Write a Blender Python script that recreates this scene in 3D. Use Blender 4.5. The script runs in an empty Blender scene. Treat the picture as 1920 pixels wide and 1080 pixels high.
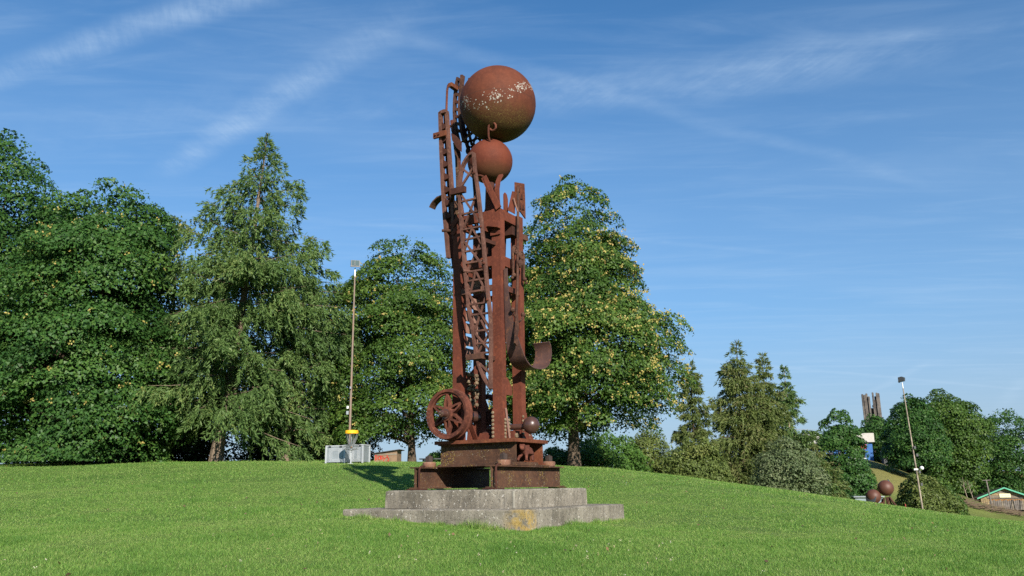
import bpy, bmesh, math, random
import numpy as np
from mathutils import Vector, Matrix

random.seed(7)
rng = np.random.default_rng(11)
SC = bpy.context.scene
COL = SC.collection
R = math.radians
PI = math.pi

# ------------------------------------------------------------------ camera
EYE = 1.6
cd = bpy.data.cameras.new('camera')
cd.sensor_width = 36.0
cd.lens = 29.025
cd.clip_end = 4000
cd.clip_start = 0.1
cam = bpy.data.objects.new('camera', cd)
COL.objects.link(cam)
cam.matrix_world = (Matrix.Translation((0, 0, EYE)) @ Matrix.Rotation(R(90 + 13.5), 4, 'X') @ Matrix.Rotation(-0.0131, 4, 'Z'))
SC.camera = cam

# ------------------------------------------------------------------ sun, sky, exposure
SUN_EL, SUN_AZ = R(27), R(161)          # azimuth clockwise from +Y
sd = bpy.data.lights.new('sun', 'SUN')
sd.energy = 5.0
sd.angle = R(0.53)
sd.color = (1.0, 0.93, 0.82)
sun = bpy.data.objects.new('sun', sd)
COL.objects.link(sun)
sdir = Vector((math.sin(SUN_AZ) * math.cos(SUN_EL), math.cos(SUN_AZ) * math.cos(SUN_EL), math.sin(SUN_EL)))
sun.rotation_euler = sdir.to_track_quat('Z', 'Y').to_euler()
sun.location = sdir * 100

vs = SC.view_settings
vs.view_transform = 'Standard'
vs.look = 'None'
vs.gamma = 1.0
vs.exposure = 0.75
vs.use_curve_mapping = False


class NT:
    """Small wrapper to write node trees as code."""
    def __init__(self, tree):
        self.t = tree
        self.n = tree.nodes
        self.l = tree.links

    def node(self, kind, **kw):
        nd = self.n.new(kind)
        for k, v in kw.items():
            setattr(nd, k, v)
        return nd

    def put(self, sock, v):
        if v is None:
            return
        if hasattr(v, 'is_output') or hasattr(v, 'links'):
            self.l.new(v, sock)
        else:
            if isinstance(v, tuple) and len(v) == 3 and sock.type == 'RGBA':
                v = (*v, 1)
            sock.default_value = v

    def math(self, op, a, b=None, c=None, clamp=False):
        nd = self.node('ShaderNodeMath', operation=op, use_clamp=clamp)
        for i, v in enumerate((a, b, c)):
            if v is not None:
                self.put(nd.inputs[i], v)
        return nd.outputs[0]

    def vmath(self, op, a, b=None):
        nd = self.node('ShaderNodeVectorMath', operation=op)
        self.put(nd.inputs[0], a)
        if b is not None:
            self.put(nd.inputs[1], b)
        return nd.outputs['Value'] if op in ('DOT_PRODUCT', 'LENGTH') else nd.outputs[0]

    def mix(self, f, a, b, mode='MIX'):
        nd = self.node('ShaderNodeMix', data_type='RGBA', blend_type=mode)
        nd.clamp_factor = True
        self.put(nd.inputs[0], f)
        self.put(nd.inputs[6], a)
        self.put(nd.inputs[7], b)
        return nd.outputs[2]

    def noise(self, vec, scale, detail=4, rough=0.55, dist=0.0):
        nd = self.node('ShaderNodeTexNoise')
        self.put(nd.inputs['Vector'], vec)
        nd.inputs['Scale'].default_value = scale
        nd.inputs['Detail'].default_value = detail
        nd.inputs['Roughness'].default_value = rough
        nd.inputs['Distortion'].default_value = dist
        return nd.outputs['Fac']

    def step(self, v, lo, hi, a=0.0, b=1.0):
        nd = self.node('ShaderNodeMapRange', interpolation_type='SMOOTHSTEP')
        self.put(nd.inputs[0], v)
        for i, x in zip((1, 2, 3, 4), (lo, hi, a, b)):
            nd.inputs[i].default_value = x
        return nd.outputs[0]

    def mapping(self, vec, scale=(1, 1, 1), rot=(0, 0, 0), loc=(0, 0, 0)):
        nd = self.node('ShaderNodeMapping')
        self.put(nd.inputs[0], vec)
        nd.inputs['Location'].default_value = loc
        nd.inputs['Rotation'].default_value = rot
        nd.inputs['Scale'].default_value = scale
        return nd.outputs[0]

    def bump(self, h, strength=0.3, dist=0.02):
        nd = self.node('ShaderNodeBump')
        nd.inputs['Strength'].default_value = strength
        nd.inputs['Distance'].default_value = dist
        self.put(nd.inputs['Height'], h)
        return nd.outputs[0]


# sky with thin ice cloud and old contrails, laid out on a flat layer high above the whole place
wd = bpy.data.worlds.new('World')
SC.world = wd
wd.use_nodes = True
N = NT(wd.node_tree)
bg = N.n['Background']
sky = N.node('ShaderNodeTexSky', sky_type='NISHITA')
sky.sun_disc = False
sky.sun_elevation = SUN_EL
sky.sun_rotation = SUN_AZ
sky.altitude = 500
sky.air_density = 1.0
sky.dust_density = 0.25
sky.ozone_density = 2.5
tc = N.node('ShaderNodeTexCoord')
sp = N.node('ShaderNodeSeparateXYZ')
N.put(sp.inputs[0], tc.outputs['Generated'])
zc = N.math('MAXIMUM', sp.outputs[2], 0.03)
cx = N.math('DIVIDE', sp.outputs[0], zc)
cy = N.math('DIVIDE', sp.outputs[1], zc)
cb = N.node('ShaderNodeCombineXYZ')
N.put(cb.inputs[0], cx)
N.put(cb.inputs[1], cy)
cp = cb.outputs[0]
warp = N.noise(cp, 1.3, 3)
total = None


def contrail(p0, p1, half, strength, fade0=0.25, fade1=0.25, stri=26.0, wob=0.06, slant=0.6, sharp=0.35):
    """A streak from p0 to p1 on the cloud layer; half = half width there."""
    global total
    ax, ay = p0
    dx, dy = p1[0] - ax, p1[1] - ay
    ln = math.hypot(dx, dy)
    dx, dy = dx / ln, dy / ln
    rel = N.vmath('SUBTRACT', cp, (ax, ay, 0))
    u = N.vmath('DOT_PRODUCT', rel, (dx, dy, 0))
    v = N.vmath('DOT_PRODUCT', rel, (-dy, dx, 0))
    v = N.math('ADD', v, N.math('MULTIPLY', N.math('SUBTRACT', warp, 0.5), wob * 2))
    q = N.math('DIVIDE', N.math('ABSOLUTE', v), half)
    core = N.step(q, sharp, 1.0, 1.0, 0.0)
    body = N.math('MULTIPLY', N.step(u, -fade0 * ln, fade0 * ln), N.step(u, ln - fade1 * ln, ln + fade1 * ln, 1.0, 0.0))
    c2 = N.node('ShaderNodeCombineXYZ')
    N.put(c2.inputs[0], N.math('ADD', u, N.math('MULTIPLY', v, slant)))
    N.put(c2.inputs[1], v)
    fib = N.noise(N.mapping(c2.outputs[0], (stri, stri * 0.22, 1)), 1.0, 3, 0.6)
    fib = N.math('MULTIPLY', N.step(fib, 0.22, 0.78, 0.66, 1.0), N.step(N.noise(N.mapping(cp, (9, 9, 9)), 1.0, 5, 0.65), 0.25, 0.7, 0.45, 1.15))
    big = N.step(N.noise(cp, 4.0, 4), 0.3, 0.65, 0.55, 1.0)
    f = N.math('MULTIPLY', N.math('MULTIPLY', core, body), N.math('MULTIPLY', fib, big))
    f = N.math('MULTIPLY', f, strength * 0.62)
    total = f if total is None else N.math('ADD', total, f)


contrail((-1.75, 2.09), (-0.30, 1.40), 0.075, 0.58, 0.15, 0.2, 60, 0.05, 0.9, 0.0)
contrail((-1.10, 2.50), (-0.28, 1.66), 0.080, 0.56, 0.12, 0.25, 60, 0.05, 0.8, 0.0)
contrail((-1.6, 2.32), (-0.5, 1.93), 0.20, 0.16, 0.3, 0.3, 18, 0.05, 1.5, 0.0)
contrail((-0.9, 2.15), (0.1, 2.0), 0.16, 0.17, 0.3, 0.4, 20, 0.04, 1.2, 0.0)
contrail((-0.35, 1.62), (1.45, 2.72), 0.060, 0.20, 0.2, 0.2, 10, 0.07, 0.0, 0.0)
contrail((0.05, 2.02), (1.0, 1.80), 0.20, 0.44, 0.3, 0.35, 40, 0.08, 0.9, 0.0)
contrail((0.75, 1.77), (1.35, 1.62), 0.05, 0.16, 0.3, 0.3, 20, 0.03, 0.5, 0.0)
contrail((1.0, 6.45), (6.2, 9.7), 0.12, 0.30, 0.1, 0.1, 2, 0.08, 0.0, 0.0)
contrail((2.2, 7.30), (5.5, 7.36), 0.10, 0.28, 0.15, 0.1, 2, 0.03, 0.0, 0.0)
contrail((4.10, 9.5), (3.62, 7.2), 0.12, 0.30, 0.15, 0.1, 2, 0.1, 0.0, 0.0)
contrail((6.9, 11.8), (5.2, 8.4), 0.16, 0.30, 0.1, 0.1, 2, 0.1, 0.0, 0.0)
contrail((0.2, 3.22), (1.2, 3.56), 0.05, 0.20, 0.25, 0.25, 6, 0.04, 0.0, 0.0)
contrail((-1.0, 2.95), (-0.1, 3.2), 0.07, 0.20, 0.25, 0.25, 6, 0.04, 0.0, 0.0)
veil = N.noise(N.mapping(cp, (0.55, 1.6, 1), (0, 0, 0.15)), 1.1, 7, 0.6, 0.6)
veil = N.math('MULTIPLY', N.step(veil, 0.42, 0.85), 0.15)
veil2 = N.noise(N.mapping(cp, (0.9, 4.2, 1), (0, 0, -0.12), (4.0, 2.0, 0)), 1.4, 6, 0.62, 0.8)
veil2 = N.math('MULTIPLY', N.step(veil2, 0.45, 0.85), 0.14)
total = N.math('ADD', N.math('ADD', total, veil), veil2, clamp=True)
total = N.math('MULTIPLY', total, N.step(sp.outputs[2], 0.03, 0.10))
tint = N.mix(1.0, sky.outputs[0], (0.48, 0.92, 1.18), 'MULTIPLY')
tint = N.mix(N.step(sp.outputs[2], 0.10, 0.60, 0.52, 0.0), tint, (2.35, 3.45, 4.9))
tint = N.mix(N.step(sp.outputs[2], 0.0, 0.22, 0.80, 0.0), tint, (3.3, 3.95, 4.9))
haze = N.mix(total, tint, (4.4, 5.7, 7.2))
N.put(bg.inputs[0], haze)
bg.inputs[1].default_value = 0.080

# ------------------------------------------------------------------ materials
MATS = {}


def new_mat(name):
    m = bpy.data.materials.new(name)
    m.use_nodes = True
    n = NT(m.node_tree)
    b = n.n['Principled BSDF']
    MATS[name] = m
    return m, n, b


def pos(n):
    return n.node('ShaderNodeNewGeometry').outputs['Position']


def rust(name, base, dark, light, rough=0.85, spec=0.12, lichen=0.0, bump=0.25, streak=True):
    m, n, b = new_mat(name)
    p = pos(n)
    a = n.step(n.noise(p, 2.3, 6, 0.62), 0.3, 0.7)
    c = n.mix(a, dark, base)
    f = n.step(n.noise(p, 17, 5, 0.65), 0.45, 0.75)
    c = n.mix(n.math('MULTIPLY', f, 0.65), c, light)
    if streak:
        s = n.noise(n.mapping(p, (14, 14, 1.1)), 1.0, 4, 0.6)
        c = n.mix(n.math('MULTIPLY', n.step(s, 0.5, 0.75), 0.4), c, dark)
    bl = n.noise(n.vmath('ADD', p, (5.0, 2.0, 9.0)), 0.9, 5, 0.65)
    c = n.mix(n.step(bl, 0.54, 0.68, 0, 0.55), c, (dark[0] * .75, dark[1] * .8, dark[2] * .85))
    ob = n.noise(n.vmath('ADD', p, (1.0, 7.0, 3.0)), 5.5, 4, 0.7)
    c = n.mix(n.step(ob, 0.60, 0.70, 0, 0.5), c, (light[0] * 1.15, light[1] * 1.1, light[2] * .9))
    g = n.noise(p, 90, 3, 0.7)
    c = n.mix(n.math('MULTIPLY', n.step(g, 0.45, 0.7), 0.25), c, (dark[0] * .6, dark[1] * .6, dark[2] * .6))
    if lichen:
        l = n.noise(p, 38, 3, 0.6)
        w = n.noise(p, 3.1, 3, 0.6)
        k = n.math('MULTIPLY', n.step(l, 0.56, 0.62), n.step(w, 0.5, 0.62))
        c = n.mix(n.math('MULTIPLY', k, lichen), c, (0.36, 0.27, 0.05))
        l2 = n.noise(p, 55, 2, 0.5)
        k2 = n.math('MULTIPLY', n.step(l2, 0.66, 0.69), n.step(w, 0.42, 0.55))
        c = n.mix(n.math('MULTIPLY', k2, lichen), c, (0.55, 0.54, 0.47))
    n.put(b.inputs['Base Color'], c)
    n.put(b.inputs['Roughness'], n.step(g, 0.2, 0.8, rough - 0.12, rough + 0.1))
    b.inputs['Specular IOR Level'].default_value = spec
    n.put(b.inputs['Normal'], n.bump(n.math('ADD', g, n.math('MULTIPLY', f, 0.6)), bump, 0.008))
    return m


RB, RD, RL = (0.125, 0.042, 0.028), (0.052, 0.020, 0.015), (0.225, 0.080, 0.045)
rust('rust', RB, RD, RL)
rust('rust_brown', (0.092, 0.045, 0.031), (0.040, 0.020, 0.016), (0.17, 0.078, 0.046))
rust('rust_orange', (0.150, 0.050, 0.026), (0.075, 0.026, 0.016), (0.24, 0.090, 0.042))
rust('rust_grey', (0.135, 0.064, 0.048), (0.068, 0.032, 0.025), (0.22, 0.115, 0.085))
rust('rust_red', (0.145, 0.043, 0.026), (0.085, 0.027, 0.018), (0.20, 0.060, 0.032))
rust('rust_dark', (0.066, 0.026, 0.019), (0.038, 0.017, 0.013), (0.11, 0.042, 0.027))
rust('rust_pale', (0.26, 0.145, 0.115), (0.19, 0.10, 0.078), (0.30, 0.18, 0.14), streak=False)
rust('rust_base', (0.088, 0.046, 0.029), (0.046, 0.025, 0.018), (0.145, 0.070, 0.036), lichen=0.45)
rust('rust_smooth', (0.072, 0.033, 0.024), (0.052, 0.024, 0.018), (0.092, 0.041, 0.028), rough=0.36, spec=0.55, bump=0.06, streak=False)
rust('rust_band', (0.095, 0.050, 0.042), (0.052, 0.028, 0.025), (0.16, 0.072, 0.042), rough=0.55, spec=0.4)
rust('nut_orange', (0.21, 0.105, 0.070), (0.12, 0.058, 0.04), (0.32, 0.20, 0.15), lichen=0.4)
rust('nut_dark', (0.045, 0.034, 0.030), (0.03, 0.022, 0.02), (0.09, 0.055, 0.04), rough=0.5)
rust('bolt_pale', (0.22, 0.165, 0.105), (0.11, 0.075, 0.05), (0.30, 0.24, 0.16), streak=False)


def ball_mat(name, base, dark, light, band):
    """Rust with a lichen belt (object coordinates, the belt sits on the ball itself)."""
    m, n, b = new_mat(name)
    tcn = n.node('ShaderNodeTexCoord')
    o = tcn.outputs['Object']
    s = n.node('ShaderNodeSeparateXYZ')
    n.put(s.inputs[0], o)
    z = n.math('DIVIDE', s.outputs[2], 0.87 if band else 0.51)
    a = n.step(n.noise(o, 2.6, 6, 0.6), 0.3, 0.7)
    c = n.mix(a, dark, base)
    f = n.step(n.noise(o, 15, 5, 0.65), 0.45, 0.75)
    c = n.mix(n.math('MULTIPLY', f, 0.5), c, light)
    sk = n.noise(n.mapping(o, (9, 9, 0.9)), 1.0, 4, 0.6)
    c = n.mix(n.math('MULTIPLY', n.step(sk, 0.5, 0.75), 0.45), c, dark)
    g = n.noise(o, 70, 3, 0.7)
    if band:
        zz = n.math('ADD', z, n.math('MULTIPLY', n.math('SUBTRACT', n.noise(o, 2.2, 3), 0.5), 0.35))
        seam = n.math('ABSOLUTE', n.math('SUBTRACT', z, -0.05))
        c = n.mix(n.step(seam, 0.004, 0.016, 0.5, 0.0), c, (0.05, 0.025, 0.018))
        low = n.step(zz, -0.80, -0.18, 1.0, 0.0)
        olive = n.mix(n.step(n.noise(o, 26, 4, 0.7), 0.38, 0.62), (0.058, 0.026, 0.014), (0.088, 0.060, 0.020))
        c = n.mix(n.math('MULTIPLY', low, 0.8), c, olive)
        ysp = n.math('MULTIPLY', n.step(n.noise(o, 45, 2, 0.6), 0.58, 0.66), n.step(zz, -0.95, -0.1, 0.9, 0.35))
        c = n.mix(n.math('MULTIPLY', ysp, n.math('MULTIPLY', low, 0.8)), c, (0.25, 0.19, 0.06))
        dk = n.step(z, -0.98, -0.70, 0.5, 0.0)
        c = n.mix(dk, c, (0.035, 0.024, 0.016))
        # white lichen spots gathered in a belt
        tt = n.math('ADD', n.math('MULTIPLY', s.outputs[0], 0.987), n.math('MULTIPLY', s.outputs[1], 0.593))
        bc = n.math('ADD', n.math('MULTIPLY', tt, 0.32), n.math('MULTIPLY', n.math('MULTIPLY', tt, tt), 0.45))
        belt = n.math('ABSOLUTE', n.math('ADD', n.math('SUBTRACT', zz, bc), 0.25))
        dens = n.step(belt, 0.02, 0.26, 1.0, 0.0)
        vo = n.node('ShaderNodeTexVoronoi')
        wn = n.node('ShaderNodeTexNoise')
        wn.inputs['Scale'].default_value = 40
        n.put(wn.inputs['Vector'], o)
        n.put(vo.inputs['Vector'], n.vmath('ADD', o, n.vmath('MULTIPLY', wn.outputs['Color'], (.03, .03, .03))))
        vo.inputs['Scale'].default_value = 32
        vo.inputs['Randomness'].default_value = 1.0
        rnd = n.node('ShaderNodeSeparateColor')
        n.put(rnd.inputs[0], vo.outputs['Color'])
        keep = n.math('LESS_THAN', rnd.outputs[0], n.math('MULTIPLY', dens, n.step(n.noise(o, 3.0, 2), 0.42, 0.60, 0.06, 0.85)))
        spot = n.math('LESS_THAN', vo.outputs['Distance'], n.math('ADD', n.math('MULTIPLY', rnd.outputs[1], 0.55), 0.12))
        white = n.math('MULTIPLY', n.math('MULTIPLY', keep, spot), n.step(g, 0.30, 0.5, 0.35, 1.0))
        c = n.mix(n.math('MULTIPLY', white, 0.75), c, (0.42, 0.42, 0.37))
    else:
        low = n.step(z, -0.9, -0.15, 0.7, 0.0)
        c = n.mix(low, c, (0.085, 0.050, 0.024))
    n.put(b.inputs['Base Color'], c)
    n.put(b.inputs['Roughness'], n.step(g, 0.2, 0.8, 0.60, 0.85))
    b.inputs['Specular IOR Level'].default_value = 0.14
    n.put(b.inputs['Normal'], n.bump(n.math('ADD', g, f), 0.16, 0.008))


ball_mat('ball_big', (0.120, 0.036, 0.019), (0.078, 0.025, 0.015), (0.150, 0.048, 0.026), True)
ball_mat('ball_small', (0.128, 0.033, 0.018), (0.090, 0.024, 0.014), (0.158, 0.044, 0.024), False)


def plain(name, col, rough=0.8, var=0.25, scale=6.0, spec=0.3, metal=0.0, bump=0.1, col2=None):
    m, n, b = new_mat(name)
    p = pos(n)
    k = n.noise(p, scale, 5, 0.62)
    c2 = col2 or tuple(x * (1 - var) for x in col)
    c = n.mix(n.step(k, 0.32, 0.68), c2, col)
    k2 = n.noise(p, scale * 9, 3, 0.6)
    c = n.mix(n.math('MULTIPLY', n.step(k2, 0.5, 0.75), var), c, tuple(x * 0.55 for x in col))
    n.put(b.inputs['Base Color'], c)
    b.inputs['Roughness'].default_value = rough
    b.inputs['Specular IOR Level'].default_value = spec
    b.inputs['Metallic'].default_value = metal
    n.put(b.inputs['Normal'], n.bump(k2, bump, 0.01))
    return m


def concrete():
    m, n, b = new_mat('concrete')
    p = pos(n)
    k = n.step(n.noise(p, 1.6, 7, 0.68), 0.28, 0.72)
    c = n.mix(k, (0.115, 0.102, 0.080), (0.265, 0.238, 0.192))
    pit = n.noise(p, 34, 3, 0.65)
    c = n.mix(n.step(pit, 0.55, 0.70, 0, 0.75), c, (0.085, 0.078, 0.066))
    pale = n.noise(p, 22, 2, 0.5)
    c = n.mix(n.step(pale, 0.64, 0.70, 0, 0.7), c, (0.50, 0.48, 0.43))
    run = n.noise(n.mapping(p, (11, 11, 0.8)), 1.0, 4, 0.6)
    c = n.mix(n.step(run, 0.52, 0.74, 0, 0.5), c, (0.10, 0.09, 0.075))
    # ochre lichen on the near corner
    d = n.vmath('LENGTH', n.mapping(n.vmath('SUBTRACT', p, (0.16, 14.66, 1.0)), (1.0, 0.9, 1.3)))
    och = n.math('MULTIPLY', n.step(d, 0.12, 0.48, 1.0, 0.0), n.step(n.noise(p, 9, 4, 0.65), 0.36, 0.60))
    c = n.mix(n.math('MULTIPLY', och, 0.8), c, (0.36, 0.24, 0.06))
    n.put(b.inputs['Base Color'], c)
    b.inputs['Roughness'].default_value = 0.95
    b.inputs['Specular IOR Level'].default_value = 0.15
    h = n.math('ADD', n.math('MULTIPLY', n.step(pit, 0.55, 0.75), -1.0), n.noise(p, 7, 6, 0.7))
    n.put(b.inputs['Normal'], n.bump(h, 0.55, 0.03))


concrete()
plain('joint', (0.33, 0.305, 0.25), 0.95)
plain('bark', (0.115, 0.085, 0.060), 0.95, 0.5, 9, 0.1, bump=0.6, col2=(0.045, 0.033, 0.025))
plain('bark_pale', (0.20, 0.155, 0.115), 0.95, 0.4, 9, 0.1, bump=0.6, col2=(0.10, 0.072, 0.052))
plain('bark_dead', (0.30, 0.25, 0.19), 0.95, 0.4, 9, 0.1, bump=0.4)
plain('galvanised', (0.27, 0.30, 0.32), 0.5, 0.18, 3, 0.5, 0.35)
plain('galvanised_edge', (0.42, 0.44, 0.46), 0.5, 0.1, 3, 0.5, 0.2)
plain('steel_chain', (0.36, 0.37, 0.37), 0.4, 0.2, 20, 0.5, 0.7)
plain('yellow_plastic', (0.85, 0.42, 0.015), 0.5, 0.05, 4)
plain('orange_plastic', (0.72, 0.22, 0.03), 0.5, 0.05, 4)
plain('plywood', (0.24, 0.155, 0.095), 0.85, 0.3, 5)  # darkened throughout, the tree shade over the shed is in the colour
plain('red_spray', (0.52, 0.025, 0.02), 0.6, 0.15, 9)
plain('roof_felt', (0.060, 0.052, 0.048), 0.9, 0.3, 4)
plain('weathered_wood', (0.235, 0.195, 0.150), 0.9, 0.4, 3)
plain('grey_wood', (0.205, 0.180, 0.160), 0.9, 0.4, 3, col2=(0.115, 0.098, 0.088))
plain('orange_wood', (0.34, 0.175, 0.075), 0.9, 0.35, 3)
plain('tan_wood', (0.33, 0.245, 0.135), 0.9, 0.35, 3)
plain('green_trim', (0.11, 0.42, 0.27), 0.6, 0.15, 3)
plain('cream_board', (0.72, 0.69, 0.46), 0.7, 0.06, 3)
plain('board_lettering', (0.42, 0.52, 0.30), 0.7, 0.1, 3)
plain('white_paint', (0.74, 0.74, 0.72), 0.6, 0.08, 3)
plain('roof_sheet', (0.46, 0.44, 0.40), 0.6, 0.12, 3)
plain('blue_paint', (0.035, 0.13, 0.36), 0.6, 0.25, 3)
plain('red_paint', (0.34, 0.05, 0.05), 0.6, 0.2, 3)
plain('shelter_grey', (0.23, 0.28, 0.30), 0.8, 0.2, 3)
plain('tower_concrete', (0.155, 0.135, 0.118), 0.9, 0.3, 0.9, col2=(0.055, 0.048, 0.045))
plain('dark_steel', (0.045, 0.047, 0.050), 0.45, 0.2, 5, 0.5)
plain('lamp_housing', (0.20, 0.21, 0.21), 0.5, 0.15, 5, 0.5, 0.3)
plain('pole_paint', (0.235, 0.150, 0.105), 0.7, 0.3, 2.5, col2=(0.17, 0.145, 0.125))
plain('pole_pale', (0.36, 0.30, 0.23), 0.7, 0.3, 2.5, col2=(0.16, 0.125, 0.10))
plain('dry_grass', (0.26, 0.21, 0.075), 0.95, 0.25, 0.5, 0.05)
plain('brush', (0.155, 0.115, 0.080), 0.95, 0.4, 8, 0.05)
plain('ball_far', (0.105, 0.040, 0.025), 0.55, 0.2, 4, 0.4)
m, n, b = new_mat('lamp_glass')
b.inputs['Base Color'].default_value = (0.10, 0.13, 0.12, 1)
b.inputs['Roughness'].default_value = 0.12
b.inputs['Metallic'].default_value = 0.6


def leaf_mat(name, c1, c2, c3, trans=0.24, rough=0.5):
    """Foliage: per-leaf tone from a face attribute, some light passes through."""
    m = bpy.data.materials.new(name)
    m.use_nodes = True
    n = NT(m.node_tree)
    MATS[name] = m
    out = n.n['Material Output']
    b = n.n['Principled BSDF']
    at = n.node('ShaderNodeAttribute', attribute_name='tone')
    t = at.outputs['Fac']
    c = n.mix(n.step(t, 0.0, 0.6), c1, c2)
    c = n.mix(n.step(t, 0.6, 1.0), c, c3)
    n.put(b.inputs['Base Color'], c)
    b.inputs['Roughness'].default_value = rough
    b.inputs['Specular IOR Level'].default_value = 0.22
    tr = n.node('ShaderNodeBsdfTranslucent')
    n.put(tr.inputs[0], n.mix(0.5, c, n.mix(1.0, c, (1.0, 1.25, 0.35), 'MULTIPLY')))
    ms = n.node('ShaderNodeMixShader')
    ms.inputs[0].default_value = trans
    n.l.new(b.outputs[0], ms.inputs[1])
    n.l.new(tr.outputs[0], ms.inputs[2])
    n.l.new(ms.outputs[0], out.inputs[0])
    return m


leaf_mat('leaf_maple', (0.038, 0.080, 0.014), (0.064, 0.122, 0.020), (0.105, 0.160, 0.029))
leaf_mat('leaf_deep', (0.025, 0.068, 0.014), (0.042, 0.106, 0.021), (0.074, 0.142, 0.028))
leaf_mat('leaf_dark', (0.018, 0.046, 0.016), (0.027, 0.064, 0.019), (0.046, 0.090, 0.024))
leaf_mat('leaf_bright', (0.046, 0.104, 0.018), (0.068, 0.144, 0.024), (0.094, 0.172, 0.030))
leaf_mat('leaf_olive', (0.085, 0.118, 0.030), (0.118, 0.155, 0.038), (0.155, 0.170, 0.048))
leaf_mat('leaf_silver', (0.088, 0.124, 0.052), (0.132, 0.168, 0.076), (0.19, 0.218, 0.115))
leaf_mat('needle_spruce', (0.066, 0.120, 0.036), (0.112, 0.182, 0.052), (0.178, 0.225, 0.070), 0.3)
leaf_mat('needle_larch', (0.105, 0.142, 0.042), (0.155, 0.195, 0.060), (0.205, 0.190, 0.082), 0.38)
leaf_mat('seed', (0.30, 0.28, 0.07), (0.42, 0.35, 0.10), (0.48, 0.34, 0.12), 0.3)
leaf_mat('blade', (0.097, 0.205, 0.036), (0.188, 0.325, 0.064), (0.33, 0.395, 0.125), 0.38, 0.5)
leaf_mat('litter', (0.07, 0.045, 0.03), (0.12, 0.075, 0.045), (0.20, 0.12, 0.06), 0.1)
leaf_mat('petal', (0.5, 0.48, 0.38), (0.48, 0.40, 0.27), (0.36, 0.22, 0.14), 0.2)


def lawn_mat():
    m, n, b = new_mat('lawn')
    p = pos(n)
    k = n.noise(p, 0.32, 6, 0.6)
    c = n.mix(n.step(k, 0.30, 0.70), (0.080, 0.150, 0.030), (0.135, 0.215, 0.046))
    k2 = n.noise(p, 3.5, 5, 0.65)
    c = n.mix(n.step(k2, 0.45, 0.8, 0, 0.6), c, (0.042, 0.085, 0.016))
    k3 = n.noise(n.mapping(p, (60, 60, 20)), 1.0, 3, 0.7)
    c = n.mix(n.step(k3, 0.45, 0.75, 0, 0.55), c, (0.125, 0.185, 0.038))
    sep = n.node('ShaderNodeSeparateXYZ')
    n.put(sep.inputs[0], p)
    # the far field is mown hay: drier, yellower grass; the steep bank behind is unmown and straw coloured
    far = n.math('MULTIPLY', n.step(sep.outputs[1], 60, 80), n.step(sep.outputs[0], 25, 36))
    c = n.mix(far, c, n.mix(n.step(k, 0.3, 0.7), (0.105, 0.130, 0.034), (0.14, 0.165, 0.045)))
    bank = n.math('MULTIPLY', n.step(sep.outputs[1], 92, 96), n.step(sep.outputs[2], -0.2, 0.8))
    c = n.mix(bank, c, n.mix(n.step(k2, 0.3, 0.7), (0.150, 0.148, 0.046), (0.21, 0.19, 0.064)))
    n.put(b.inputs['Base Color'], c)
    b.inputs['Roughness'].default_value = 0.9
    b.inputs['Specular IOR Level'].default_value = 0.1
    n.put(b.inputs['Normal'], n.bump(n.math('ADD', k3, k2), 0.7, 0.06))


lawn_mat()


# ------------------------------------------------------------------ mesh helpers
def link(o, parent=None):
    COL.objects.link(o)
    if parent is not None:
        o.parent = parent
    return o


def tag(o, label=None, cat=None, group=None, kind=None):
    if label:
        o['label'] = label
    if cat:
        o['category'] = cat
    if group:
        o['group'] = group
    if kind:
        o['kind'] = kind
    return o


def empty(name, loc, rz=0.0):
    o = bpy.data.objects.new(name, None)
    o.empty_display_size = 0.2
    o.location = loc
    o.rotation_euler = (0, 0, rz)
    return link(o)


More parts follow.
